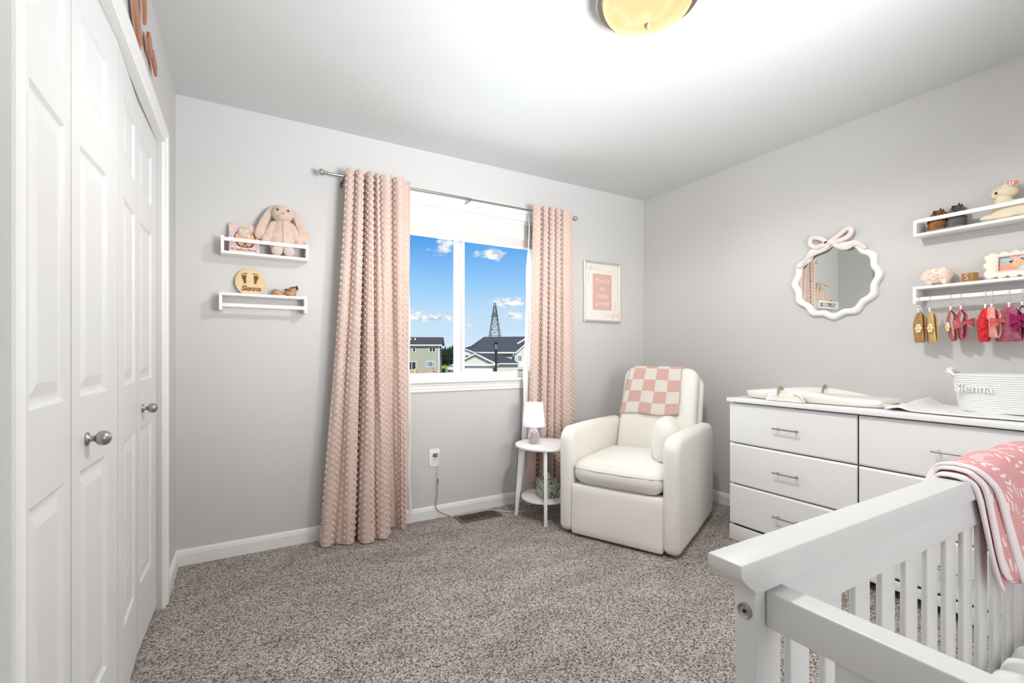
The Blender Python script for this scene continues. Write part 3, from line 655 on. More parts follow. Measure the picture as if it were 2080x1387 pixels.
# ------------------------------------------------------------ framed print on back wall
fp = thing('framed_print', 'champagne framed nursery print with pink centre and bow drawings', 'picture', (2.5545, YB, 1.603))
W2, H2 = .196, .247
def rect(a, b): return [(-a, -b), (a, -b), (a, b), (-a, b)]
MB().ring(rect(W2, H2), rect(W2-.017, H2-.017), -.024, 'xz', -.001, [(0, 0), (0, .85), (.3, 1), (.7, .95), (1, .75), (1, 0)]).build('frame', M['champ'], fp)
MB().bb(-W2+.012, W2-.012, -.010, -.002, -H2+.012, H2-.012).build('mat_board', M['paper'], fp)
MB().bb(-.1, .102, -.0112, -.0100, -.148, .148).build('pink_panel', M['ppink'], fp)
for i in range(4):
    text('lettering', ["You're", 'so', 'really', 'pretty'][i], .058, M['ptext'], fp, (0.0, -.0116, .092-.062*i), shear=.35, ext=.0002)
def bowline(sgn, cx, cz, rot):
    mb = MB()
    def A(P): return [(cx+sgn*(x*cos(rot)-z*sin(rot)), -.0112, cz+sgn*(x*sin(rot)+z*cos(rot))) for x, z in P]
    mb.tube(catmull([Vector(p) for p in A([(0, 0), (-.03, .02), (-.035, -.005), (0, 0), (.012, .034), (.028, .02), (0, 0)])], 6), .0016, 5, flat=.5)
    mb.tube(catmull([Vector(p) for p in A([(0, 0), (.03, -.004), (.05, .012), (.075, .004), (.1, .006)])], 6), .0016, 5, flat=.5)
    mb.tube(catmull([Vector(p) for p in A([(0, 0), (-.004, -.03), (-.02, -.06), (-.012, -.09), (-.02, -.12)])], 6), .0016, 5, flat=.5)
    mb.build('bow_drawing', M['pbow'], fp)
bowline(1, -.13, .185, 0); bowline(-1, .13, -.185, 0)
# ------------------------------------------------------------ wall shelves
def shelf(label, length, loc, rz, up=True, depth=.10, hgt=.092):
    s = thing('wall_shelf', label, 'shelf', loc, rz)
    # origin: left end, at wall, level of plate underside (up) or plate top (down)
    t = .014
    MB().bb(0, length, -depth, -.001, 0 if up else -t, t if up else 0).build('shelf_plate', M['white'], s, bevel=.0012, seg=2)
    for x in (0, length-t):
        MB().bb(x, x+t, -depth, -.001, t if up else -hgt, hgt if up else -t).build('end_panel', M['white'], s, bevel=.0012, seg=2)
    z = (.066 if up else -.074)
    MB().bb(t, length-t, -depth, -depth+.012, z, z+.019).build('front_rail', M['white'], s, bevel=.0012, seg=2)
    return s
GL = 'white wall shelves with a rail'
shelf('white wall shelf holding the plush bunny and the picture book', .421, (-.105, YB, 1.624), 0).__setitem__('group', GL)
shelf('white wall shelf holding the round wooden name plaque', .421, (-.113, YB, 1.419), 0, up=False).__setitem__('group', GL)
shelf('white wall shelf holding two baby shoes and the cream plush', .60, (XR, 1.013, 1.690), -pi/2, hgt=.081).__setitem__('group', GL)
shelf('white wall shelf holding the piggy bank with headbands hung below', .60, (XR, 1.015, 1.437), -pi/2, up=False, hgt=.088).__setitem__('group', GL)

# book on left shelf
bk = thing('picture_book', 'pink floral picture book with a fluffy patch on its cover', 'book', (.003, YB-.055, 1.639), 0, rot=(R(-9), 0, R(2)))
MB().bb(-.072, .072, -.006, .006, 0, .162).build('book_cover', M['cover'], bk, bevel=.0015)
MB().bb(-.068, .071, -.004, .004, .002, .1625).build('pages', M['paper'], bk)
k = MB(); k.lathe([(0, -.0075), (.047, -.0075), (.049, -.006)], (.002, 0, .082), 30, 'y', sy=.95, cap=False); k.build('bunny_face', mat('face_peach', (238, 178, 140), .7), bk)
k = MB(); k.tube([(.002+.049*cos(a), -.0075, .082+.05*sin(a)) for a in [2*pi*i/28 for i in range(28)]], .0018, 5, closed=True)
for x in (-.018, .022): k.tube([(x+.017*cos(a), -.0085, .05+.015*sin(a)) for a in [2*pi*i/18 for i in range(18)]], .0017, 5, closed=True)
k.tube([(-.002, -.0085, .052), (.002, -.0085, .054), (.005, -.0085, .052)], .0011, 5)
k.build('drawn_outline', M['black'], bk)
fz = MB()
for i in range(260):
    a = rnd.uniform(0, 2*pi); r = sqrt(rnd.random()); x, z = .003+.032*r*cos(a), .113+.03*r*sin(a)
    fz.tube([(x, -.008, z), (x+rnd.uniform(-.004, .004), -.014, z+rnd.uniform(-.002, .006)), (x+rnd.uniform(-.009, .009), -.015-rnd.random()*.006, z+rnd.uniform(-.004, .014))], [.0016, .0014, .0004], 4, cap=False)
fz.ell((.003, -.006, .113), (.030, .009, .028))
fz.build('fluffy_patch', mat('cream_fur', (250, 236, 214), .95), bk, smooth=True)
text('title', 'If I were a Bunny', .0175, M['black'], bk, (-.002, -.0068, .018), ext=.0004, width=.118)

# plush bunny
bn = thing('plush_bunny', 'beige plush bunny with long drooping ears sitting on the left shelf', 'stuffed toy', (.186, YB-.052, 1.638))
b = MB()
b.ell((0, .004, .105), (.070, .046, .080)); b.ell((0, .0, .160), (.046, .038, .05)); b.ell((0, .002, .06), (.066, .042, .045))
b.ell((0, -.008, .238), (.055, .046, .048)); b.ell((0, -.036, .220), (.032, .022, .023)); b.ell((0, -.004, .252), (.048, .040, .035))
for s in (-1, 1):
    b.ell((s*.066, -.008, .125), (.022, .021, .066), (0, R(-s*19), 0)); b.ell((s*.048, 0, .17), (.022, .022, .030), (0, R(-s*35), 0)); b.ell((s*.083, -.010, .090), (.024, .023, .030))
    b.ell((s*.03, -.02, .035), (.027, .030, .027))
bo = b.build('bunny_body', M['plush'], bn, smooth=True); remesh(bo, .0035, 4)
for s in (-1, 1):
    b = MB(); pe = catmull([(s*.030, .006, .268), (s*.052, .008, .262), (s*.076, .002, .222), (s*.096, -.004, .172), (s*.109, -.008, .130), (s*.113, -.008, .108)], 8); ne = len(pe)
    for i, p in enumerate(pe):
        t = i/(ne-1); rr = .011+.015*sin(min(1, t*1.15)*pi*.5) if t < .93 else .0245; b.ell(p, (rr, .011, rr*.9), nu=14, nv=8)
    o = b.build('ear', M['plush'], bn, smooth=True); remesh(o, .003, 6)
    b = MB(); b.ell((s*.03, -.038, .026), (.029, .020, .027)); b.build('foot', M['plushp'], bn, smooth=True)
    b = MB(); b.ell((s*.026, -.051, .250), (.0050, .0035, .0062)); b.build('eye', M['glassblk'], bn, smooth=True)
b = MB(); b.ell((0, -.057, .232), (.008, .004, .005)); b.tube([(0, -.058, .229), (0, -.058, .219)], .0012, 5); b.build('nose', mat('plush_nose', (206, 160, 140), .9), bn, smooth=True)
b = MB(); b.tube(catmull([(0, -.040, .19), (0, -.043, .15), (0, -.043, .11), (0, -.042, .07)], 6), .0012, 5); b.build('seam', mat('seam_line', (196, 150, 124), .9), bn)

# wooden plaque
pq = thing('name_plaque', 'round birch plaque with two engraved baby footprints and a name', 'plaque', (.029, YB-.035, 1.4195), rot=(R(-8), 0, 0))
MB().lathe([(0, -.003), (.0725, -.003), (.0735, -.002), (.0735, .002), (0, .003)], (0, 0, .0715), 64, 'y', sx=1.04, sy=.97, cap=False).build('wooden_disc', M['birch'], pq, smooth=True, angle=40)
for s, tilt in ((-1, .12), (1, -.1)):
    k = MB(); cx = s*.027; cz = .09
    def Fp(x, z): return (cx+x*cos(tilt)-z*sin(tilt), cz+x*sin(tilt)+z*cos(tilt))
    out = [Fp(s*x, z) for x, z in [(-.011, .016), (-.004, .020), (.005, .019), (.013, .012), (.011, .0), (.006, -.012), (.007, -.022), (.002, -.029), (-.005, -.027), (-.007, -.018), (-.007, -.006), (-.011, .006)]]
    k.prism(out, .0006, 'xz', -.0037)
    for i, (x, z, r) in enumerate([(-.012, .026, .0045), (-.004, .028, .003), (.002, .027, .0027), (.008, .024, .0025), (.013, .019, .0022)]):
        p = Fp(s*x, z); k.lathe([(0, -.0037), (r, -.0037), (r, -.0031)], (p[0], 0, p[1]), 12, 'y', cap=False)
    k.build('footprint', M['burn'], pq)
text('name_lettering', 'Sienna', .040, M['burn2'], pq, (0.004, -.0045, .034), ext=.0015, shear=.25, bev=.0007, space=.92)

# booties
def bootie(label, loc, rz, main, trim, sole, h=.085, ln=.1, wd=.05, tab=True, rx=0, cat='shoe', group=None):
    t = thing('baby_shoe', label, cat, loc, rz, group, rot=(rx, 0, rz))
    b = MB(); b.rbox((0, 0, .005), (wd, ln, .012), .006, 6, taper=lambda q: Vector((q.x*(1-.25*max(0, q.y/ln*2)), q.y, q.z))); b.build('sole', M[sole], t, smooth=True)
    b = MB(); P = []
    for i in range(13):
        u = i/12; row = []
        for j in range(24):
            a = 2*pi*j/24; cx, cy = cos(a), sin(a)
            rx_, ry_ = wd*.5*(1.04-.28*u**1.5)*(1 if u < .8 else 1-.35*(u-.8)/.2), ln*.5*(1-.42*u)*(1 if u < .8 else 1-.3*(u-.8)/.2)
            bulge = 1+.10*sin(pi*u)
            fr = .012*(1-u) if cy < 0 else 0
            row.append((cx*rx_*bulge*(1-.15*max(0, -cy)), cy*ry_*bulge+ln*.14*u, .008+(h-.008)*u*(1-.30*max(0, -cy)*u)))
        P.append(row)
    b.grid(P, closed_v=True, flip=True)
    b.grid([P[-1]]+[[(p[0]*.82, p[1]*.82+ln*.02, p[2]-.004) for p in P[-1]]]+[[(p[0]*.7, p[1]*.7+ln*.03, p[2]-.035) for p in P[-1]]], closed_v=True, flip=True)
    b.build('upper', M[main], t, smooth=True)
    b = MB(); b.tube([Vector(p) for p in P[-1]], .0032, 6, closed=True); b.build('collar', M[trim], t, smooth=True)
    b = MB(); b.tube(catmull([(-wd*.5, -.004, h*.42), (-wd*.3, -ln*.33, h*.52), (0, -ln*.40, h*.54), (wd*.3, -ln*.33, h*.52), (wd*.5, -.004, h*.42)], 5), .005, 6, flat=.4); b.build('strap', M[trim], t, smooth=True)
    if tab:
        b = MB(); y = ln*.14+ln*.28; b.tube([(0, y, h*.85), (0, y+.002, h+.002), (0, y+.003, h+.009), (0, y+.006, h+.002), (0, y+.005, h*.85)], .009, 6, flat=.35); b.build('heel_tab', M[trim], t, smooth=True)
    return t
bootie('tan leather baby shoe lying low at the end nearest the plaque', (.168, YB-.05, 1.420), R(98), 'tan', 'tan', 'tan', h=.034, ln=.072, wd=.044, tab=False)
bootie('tan leather baby shoe propped upright with a dark opening', (.222, YB-.046, 1.424), R(-65), 'tan', 'brownd', 'tan', h=.055, ln=.066, wd=.042, tab=True, rx=R(-12))

# right-hand shelves: local frame x along wall to the viewer's right, y into wall
def rw(s, d, z): return (XR-d, 1.013-s, z)      # s: distance from shelf's far end
Z1 = 1.704
bootie('brown suede baby shoe at the far end of the upper right shelf', rw(.082, .055, Z1), -pi/2, 'brown', 'brownd', 'sole', h=.108, ln=.080, wd=.074, group=None)
bootie('dark grey felt baby shoe beside the brown suede one', rw(.150, .05, Z1), -pi/2, 'grey', 'greyd', 'sole', h=.116, ln=.080, wd=.070)
# plush lamb / rabbit lying with red heart tag
lp = thing('plush_rabbit', 'cream plush rabbit lying on the upper right shelf with a red heart tag', 'stuffed toy', rw(.33, .05, Z1), -pi/2)
b = MB(); b.ell((.03, 0, .045), (.09, .036, .042)); b.ell((-.055, -.008, .022), (.042, .016, .014), (0, 0, R(10))); b.ell((-.01, -.02, .018), (.045, .014, .014), (0, 0, R(-6))); b.ell((.06, -.018, .03), (.045, .018, .026)); b.ell((-.018, 0, .085), (.03, .028, .04))
remesh(b.build('rabbit_body', M['lamb'], lp, smooth=True), .004, 5)
b = MB(); b.ell((-.012, -.002, .128), (.042, .032, .030), (0, R(12), 0)); b.ell((-.044, -.004, .118), (.016, .018, .015)); b.ell((-.048, .006, .138), (.012, .01, .012)); remesh(b.build('rabbit_head', M['lamb'], lp, smooth=True), .0035, 4)
b = MB(); b.ell((.012, -.022, .155), (.030, .005, .014), (0, R(-15), 0)); b.build('ear', M['lamb'], lp, smooth=True)
b = MB(); b.ell((.002, .02, .152), (.03, .006, .014), (0, R(-25), 0)); b.build('ear', M['lamb'], lp, smooth=True)
b = MB(); b.ell((-.036, -.0285, .124), (.0050, .004, .0055)); b.ell((-.022, -.0335, .142), (.0022, .0015, .0012)); b.ell((-.034, -.0315, .137), (.0022, .0015, .0012)); b.build('eye', M['glassblk'], lp, smooth=True)
tg = MB(); out = []
for i in range(40):
    a = 2*pi*i/40; x = 16*sin(a)**3; z = 13*cos(a)-5*cos(2*a)-2*cos(3*a)-cos(4*a); out.append((x*.00112+.018, z*.00085+.154))
tg.prism(out, .0012, 'xz', -.0335); tgo = tg.build('heart_tag', mat('tag_red', (206, 34, 34), .35), lp)
text('tag_lettering', 'ty', .024, M['trim'], tgo, (.015, -.034, .155), ext=.0003, bev=.0004)
st = MB(); st.prism([(.029+(.0045 if i % 2 == 0 else .002)*sin(2*pi*i/10), .158+(.0045 if i % 2 == 0 else .002)*cos(2*pi*i/10)) for i in range(10)], .0005, 'xz', -.0342); st.build('tag_star', mat('tag_yellow', (246, 196, 40), .4), tgo)
# piggy bank
Z2 = 1.4375
pb = thing('piggy_bank', 'pink and cream plaid ceramic piggy bank with tiny black dots', 'piggy bank', rw(.082, .055, Z2), -pi/2)
b = MB(); b.ell((.004, 0, .049), (.056, .040, .042)); b.ell((-.034, -.004, .046), (.028, .031, .033)); b.ell((-.056, -.006, .044), (.013, .017, .016))
for x in (-.028, .032):
    for y in (-.016, .016): b.ell((x, y, .014), (.014, .013, .015))
remesh(b.build('pig_body', M['plaid'], pb, smooth=True), .003, 3)
for s in (-1, 1): MB().ell((-.03, s*.018, .072), (.011, .004, .011), (R(s*20), R(20), 0)).build('ear', M['plaid'], pb, smooth=True)
b = MB()
for x, z in [(-.015, .06), (.005, .068), (.012, .05), (-.03, .046), (-.006, .042), (-.022, .028), (.026, .034), (.01, .03), (-.045, .052)]:
    y = -.040*sqrt(max(.02, 1-((x-.004)/.056)**2-((z-.049)/.042)**2)); b.ell((x, y-.001, z), (.0018, .0012, .0018), nu=8, nv=6)
b.build('painted_dots', M['black'], pb)
# S block
sb = thing('toy_block', 'wooden alphabet block with the letter S on the lower right shelf', 'toy block', rw(.20, .055, Z2), -pi/2-R(14))
MB().bb(-.0225, .0225, -.0225, .0225, 0, .045).build('wood_cube', M['block'], sb, bevel=.003)
MB().bb(-.017, .017, -.0232, -.0225, .0055, .0395).build('recessed_face', M['blockd'], sb)
text('letter', 'S', .04, M['birch'], sb, (0, -.0238, .0225), ext=.0006)
# scalloped photo frame
pf = thing('photo_frame', 'cream scalloped frame with a sleeping baby photo on the lower right shelf', 'photo frame', rw(.345, .05, Z2), -pi/2, rot=(R(-8), 0, -pi/2))
out, inn = [], []
hw_, hh_ = .088, .052
nseg = 96
def rectpt(t, a, b):
    per = 4*(a+b); d = t*per
    if d < 2*a: return (-a+d, -b)
    d -= 2*a
    if d < 2*b: return (a, -b+d)
    d -= 2*b
    if d < 2*a: return (a-d, b)
    return (-a, b-(d-2*a))
for i in range(nseg):
    t = i/nseg; x, z = rectpt(t, hw_-.006, hh_-.006); nx, nz_ = x/hw_, z/hh_; l_ = sqrt(nx*nx+nz_*nz_)
    sc2 = .0075*abs(sin(pi*16*t*1.0)); ax = 1 if abs(nx) >= abs(nz_) else 0
    out.append((x+(nx/l_)*sc2*1.4, z+.058+(nz_/l_)*sc2*1.4)); x2, z2 = rectpt(t, .047, .030); inn.append((x2, z2+.062))
k = MB(); k.ring(out, inn, -.012, 'xz', .004, [(0, 0), (0, .6), (.12, 1), (.35, .8), (.9, .8), (1, .5), (1, 0)]); k.build('scalloped_frame', mat('frame_cream', (250, 240, 224), .5), pf, smooth=True, angle=50)
k = MB(); k.ring([(-.05, .029), (.05, .029), (.05, .095), (-.05, .095)], [(-.045, .034), (.045, .034), (.045, .090), (-.045, .090)], -.003, 'xz', -.005); k.build('pink_inner_edge', mat('frame_pink', (240, 200, 190), .5), pf)
MB().bb(-.048, .048, .002, .004, .03, .094).build('photo_backing', mat('photo_teal', (150, 178, 178), .4), pf)
k = MB()
def disc(mb, cx, cz, rx_, rz_, y, n=24): mb.add([(cx+rx_*cos(2*pi*i/n), y, cz+rz_*sin(2*pi*i/n)) for i in range(n)], [tuple(range(n))])
disc(k, .028, .056, .022, .026, .0016); k.build('photo_blanket', mat('photo_white', (206, 222, 236), .5), pf)
k = MB(); disc(k, -.022, .046, .028, .014, .0012); k.build('photo_baby_shoulder', mat('photo_skin', (232, 160, 122), .5), pf)
k = MB(); disc(k, .004, .072, .021, .013, .0011); k.build('photo_baby_hair', mat('photo_hair', (70, 44, 32), .5), pf)
k = MB(); disc(k, .009, .061, .0175, .0175, .0006); k.build('photo_baby_face', mat('photo_face', (244, 184, 142), .5), pf)
k = MB(); k.prism([(-.04, .076), (-.005, .080), (.035, .092), (.035, .087), (0, .075), (-.04, .071)], .0004, 'xz', .0001); disc(k, -.004, .088, .012, .006, -.0001); disc(k, .018, .091, .011, .006, -.0001); k.build('photo_bow', mat('photo_bowpink', (244, 206, 204), .5), pf)
k = MB(); k.box((.004, .0003, .061), (.007, .0004, .001)); k.box((.018, .0003, .063), (.006, .0004, .001)); k.box((.012, .0003, .052), (.005, .0004, .0012)); k.build('photo_face_lines', mat('photo_lip', (150, 80, 66), .5), pf); pf.scale = (1.12, 1, 1.14)

# headbands on clips under lower right shelf
def clip(label, s, lean=0, dp=.10, group='headbands on clips'):
    t = thing('clip_hook', label, 'clip', rw(s, dp-.006, 1.381), -pi/2, 'hook clips on the shelf rail')
    k = MB(); k.tube(catmull([(lean*.5, .012, -.012), (lean*.4, .012, .002), (0, .004, .0075), (0, -.005, .0075), (lean, -.0105, .002), (lean, -.0105, -.03), (lean+.007, -.0105, -.042), (lean+.001, -.0105, -.050), (lean-.002, -.0105, -.056)], 5), .0011, 6); k.build('wire_hook', M['chrome'], t, smooth=True)
    k = MB(); k.box((lean, -.0135, -.066), (.008, .003, .022), (R(8), 0, 0)); k.box((lean, -.0075, -.066), (.008, .003, .022), (R(-8), 0, 0)); k.build('clip_jaw', M['plate'], t, bevel=.001, seg=1)
    k = MB(); k.cyl((lean-.006, -.0105, -.064), (lean+.006, -.0105, -.064), .0022, 8); k.build('clip_spring', M['black'], t)
    return (s+lean, dp+.0045)
def bow(mb, c, w, h, th=.004):
    cx, cy, cz = c
    for s in (-1, 1):
        P = []
        for i in range(7):
            u = i/6; ww = h*(.22+.78*u**.8)*.5; P.append([(cx+s*w*.5*u, cy-th-.006*sin(pi*u)+.002*cos(3*v), cz+ww*v+w*.06*s) for v in (-1, -.4, .1, .6, 1)])
        mb.grid(P); mb.grid([[(p[0], p[1]+.006, p[2]) for p in r] for r in P], flip=True)
    mb.ell((cx, cy-.005, cz), (h*.14, .006, h*.2), nu=10, nv=8)
def headband(label, s, dp, m, length=.15, gap=.018, width=.052, rz=0, skew=0, deco=None, dm=None, pinch=.4, z0=-.074):
    t = thing('baby_headband', label, 'headband', rw(s, dp, 1.381+z0), -pi/2+rz, 'baby headbands clipped under the shelf')
    prof = [(0, 0, pinch), (-.35, -.14, .7), (-.7, -.42, 1), (-.5, -.75, 1), (-.25, -.97, 1), (.15, -1.0, 1), (.6, -.8, 1), (.5, -.45, 1), (.75, -.2, .8), (.2, -.03, pinch)]
    pts = catmull([(a*gap, c, b*length) for a, b, c in prof], 6, closed=True); rows = []
    for q in pts:
        hw2 = width*.5*q.y; row = []
        for j in range(9):
            v = (j/8)*2-1; row.append((q.x+skew*(-q.z), v*hw2, q.z+.0015*sin(j*2.4)))
        rows.append(row)
    k = MB(); k.grid(rows, closed_u=True)
    o = k.build('ribbed_band', m, t, smooth=True); sd = o.modifiers.new('s', 'SOLIDIFY'); sd.thickness = .0028; sd.offset = 0
    if deco == 'flower':
        for cz in (-length*.55, ):
            k = MB(); cx = -gap*.6-.004-skew*cz
            for i in range(6): a = 2*pi*i/6; k.ell((cx-.004, -width*.2+.011*cos(a), cz+.015*sin(a)), (.006, .008, .0095), nu=10, nv=8)
            k.ell((cx-.009, -width*.2, cz), (.005, .006, .006), nu=10, nv=8); k.build('knit_flower', dm, t, smooth=True)
    if deco == 'bow':
        k = MB(); bow(k, (skew*length*.5, -width*.5, -length*.48), .075, .042); o = k.build('bow', dm or m, t, smooth=True)
    if deco == 'longbow':
        k = MB(); bow(k, (skew*length*.5-.006, -width*.45, -length*.42), .062, .06); bow(k, (skew*length*.5-.004, -width*.40, -length*.66), .05, .04); o = k.build('bow', dm or m, t, smooth=True)
    return t
rib = lambda n, c, c2: mat(n, c, .9, bump=(300, .5), var=(c2, 60))
mt = rib('camel_rib', (190, 150, 100), (168, 128, 82)); ms_ = rib('sand_rib', (226, 194, 142), (206, 172, 118)); mc_ = mat('cream_flower', (246, 224, 178), .9)
mdp = rib('dusty_pink_rib', (206, 122, 118), (184, 100, 98)); mpk = rib('pink_rib', (214, 118, 128), (196, 88, 100)); mred = rib('red_rib', (236, 62, 66), (216, 44, 52)); mco = rib('coral_rib', (250, 190, 176), (240, 150, 138)); mmv = rib('mauve_rib', (190, 110, 128), (160, 86, 104)); mma = rib('magenta_rib', (164, 32, 96), (130, 22, 76)); mcor = rib('coral_bow', (240, 130, 118), (226, 108, 98))
s, d = clip('metal hook clip holding the camel brown headband', .024); headband('camel brown ribbed headband with cream flower, farthest from camera', s+.004, d, mt, .15, .014, .056, R(58), .02, 'flower', mc_)
s, d = clip('metal hook clip holding the pale sand headband', .068); headband('pale sand ribbed headband with cream flower, second from far end', s+.004, d, ms_, .15, .014, .056, R(55), .05, 'flower', mc_)
s, d = clip('metal hook clip holding the dusty pink headband', .146); headband('dusty pink ribbed headband with cream flower beside the rose bow', s+.0, d, mdp, .145, .020, .040, R(35), .08, 'flower', mc_)
s, d = clip('metal hook clip holding the rose headband with bow', .183); headband('rose pink headband with its bow facing the dusty pink one', s+.0, d, mpk, .138, .020, .040, R(35), .04, 'bow', mpk)
s, d = clip('metal hook clip holding the bright red headband', .262, .004); headband('bright red ribbed headband with a large red bow', s+.0, d, mred, .15, .02, .05, R(50), -.02, 'longbow', mred)
s, d = clip('metal hook clip holding the pale coral headband', .277, .01); headband('pale coral ribbed headband with coral bow overlapping the red one', s+.002, d+.012, mco, .135, .022, .06, R(62), .0, 'bow', mcor)
s, d = clip('metal hook clip holding the mauve headband', .338, .004); headband('mauve ribbed headband hanging wide between coral and magenta ones', s+.0, d, mmv, .15, .02, .085, R(80), .0)
s, d = clip('metal hook clip holding the magenta headband', .382, 0); headband('magenta headband with bow at the right edge of the photo', s+.0, d+.006, mma, .13, .02, .03, R(10), .0, 'longbow', mma)
s, d = clip('metal hook clip holding the plum headband near the edge', .405, 0); headband('plum headband behind the magenta one, cut by the photo edge', s+.0, d, mma, .15, .02, .03, R(0), .0)

# ------------------------------------------------------------ mirror
mr_ = thing('wall_mirror', 'round mirror with white wavy frame and a bow on top', 'mirror', (XR, 1.417, 1.537), -pi/2)
outm, innm = [], []
for i in range(180):
    a = 2*pi*i/180; w_ = .0088*cos(12*(a-pi/2)+pi*.0); outm.append(((.237+w_)*cos(a), (.2285+w_)*sin(a))); w2 = .0068*cos(12*(a-pi/2)); innm.append(((.199+w2)*cos(a), (.191+w2)*sin(a)))
k = MB(); k.ring(outm, innm, -.028, 'xz', -.001, [(0, 0), (.0, .55), (.06, .8), (.2, .95), (.4, 1), (.65, .98), (.85, .85), (.97, .6), (1, .4), (1, 0)]); k.build('wavy_frame', M['mirw'], mr_, smooth=True, angle=50)
k = MB(); n_ = 180; k.add([(x, -.009, z) for x, z in innm], [tuple(range(n_))]); k.build('mirror_glass', M['mirror'], mr_)
def strip(mb, pts, w0, y0=-.030, th=.010):
    P = catmull([(x, 0, z) for x, z in pts], 8); n = len(P); rows = []
    for i, p in enumerate(P):
        t = (P[min(i+1, n-1)]-P[max(i-1, 0)]).normalized(); nn = Vector((-t.z, 0, t.x)); w = w0(i/(n-1))*.5
        rows.append([Vector((p.x+nn.x*w*a, y0-th*h, p.z+nn.z*w*a)) for a, h in [(-1, 0), (-1, .6), (-.7, 1), (.7, 1), (1, .6), (1, 0)]])
    mb.grid(rows); mb.add(rows[0], [tuple(range(6))]); mb.add(rows[-1], [tuple(range(6))[::-1]])
k = MB()
strip(k, [(-.03, .222), (-.065, .255), (-.115, .268), (-.125, .235), (-.095, .208), (-.055, .212), (-.02, .226)], lambda t: .026)
strip(k, [(-.01, .226), (.03, .252), (.075, .282), (.098, .270), (.085, .238), (.04, .222), (.0, .22)], lambda t: .026)
k.build('bow_loops', M['mirp'], mr_, smooth=True, angle=60)
k = MB(); strip(k, [(-.012, .218), (-.05, .185), (-.10, .170), (-.15, .145), (-.18, .105), (-.205, .108)], lambda t: .026-.012*t, -.028)
strip(k, [(.0, .215), (.035, .185), (.075, .172), (.11, .186), (.14, .178), (.168, .150)], lambda t: .026-.006*t, -.028)
k.build('bow_tails', M['mirp'], mr_, smooth=True, angle=60)
MB().rbox((-.008, -.034, .222), (.034, .024, .034), .01, 6).build('bow_knot', M['mirp'], mr_, smooth=True)

# ------------------------------------------------------------ ceiling lamp
cl = thing('ceiling_lamp', 'flush ceiling lamp with glowing amber glass bowl and nickel rim', 'ceiling light', (1.28, 1.22, H))
MB().lathe([(0, -.001), (.150, -.001), (.152, -.006), (.172, -.010), (.176, -.016), (.180, -.018), (.181, -.026), (.186, -.030), (.187, -.040), (.182, -.048), (.168, -.050), (.160, -.046), (.0, -.044)], (0, 0, 0), 72, cap=False).build('metal_rim', M['nickel'], cl, smooth=True, angle=35)
prof = [(.160*sin(a), -.046-.088*cos(a)) for a in [R(q) for q in range(90, -1, -6)]]
MB().lathe(prof, (0, 0, 0), 64, cap=False).build('glass_bowl', M['bowl'], cl, smooth=True)
MB().lathe([(0, -.150), (.006, -.149), (.0095, -.144), (.010, -.138), (.012, -.135), (.010, -.132), (0, -.131)], (0, 0, 0), 24, cap=False).build('finial', mat('aged_finial', (150, 120, 96), .35, .8), cl, smooth=True)
for x, y in ((.018, -.062), (.078, .012)):
    l_ = light('bulb', 'SPOT', (1.28+x, 1.22+y, H-.142), BULB, (1, .965, .92)); l_.data.shadow_soft_size = .020; l_.data.spot_size = R(172); l_.data.spot_blend = .35
light('bulb_halo', 'POINT', (1.28, 1.22, H-.21), DOWN, (1, .93, .86)).data.shadow_soft_size = .004

# sign letters above the closet
sg = thing('script_sign', 'rose gold script letters mounted above the closet, cut by the frame', 'sign', (XL, 1.75, 2.24))
def lett(nm, P, w0):
    a = MB(); pts = catmull([(0, y-1.75, z-2.24) for y, z in P], 8); n = len(pts); rows = []
    for i, p in enumerate(pts):
        t = (pts[min(i+1, n-1)]-pts[max(i-1, 0)]).normalized(); nn = Vector((0, -t.z, t.y)); w = w0(i/(n-1))*.5
        rows.append([Vector((h, p.y+nn.y*w*s, p.z+nn.z*w*s)) for s, h in [(-1, .012), (-1, .020), (1, .020), (1, .012)]])
    a.grid(rows, closed_v=True); a.add(rows[0], [(0, 1, 2, 3)]); a.add(rows[-1], [(3, 2, 1, 0)])
    return a.build(nm, M['copper'], sg)
lett('letter_stroke', [(1.66, 2.40), (1.76, 2.35), (1.800, 2.274), (1.81, 2.19), (1.845, 2.135), (1.895, 2.095)], lambda t: .06)
lett('letter_stroke', [(1.86, 2.41), (1.935, 2.367), (1.961, 2.287), (1.968, 2.243), (1.961, 2.205)], lambda t: .055-.045*t**3)
lett('letter_stroke', [(2.026, 2.208), (2.066, 2.192), (2.10, 2.172)], lambda t: .03+.035*sin(pi*min(1, t*1.1)))
lett('letter_stroke', [(2.12, 2.190), (2.16, 2.180), (2.20, 2.172)], lambda t: .045)
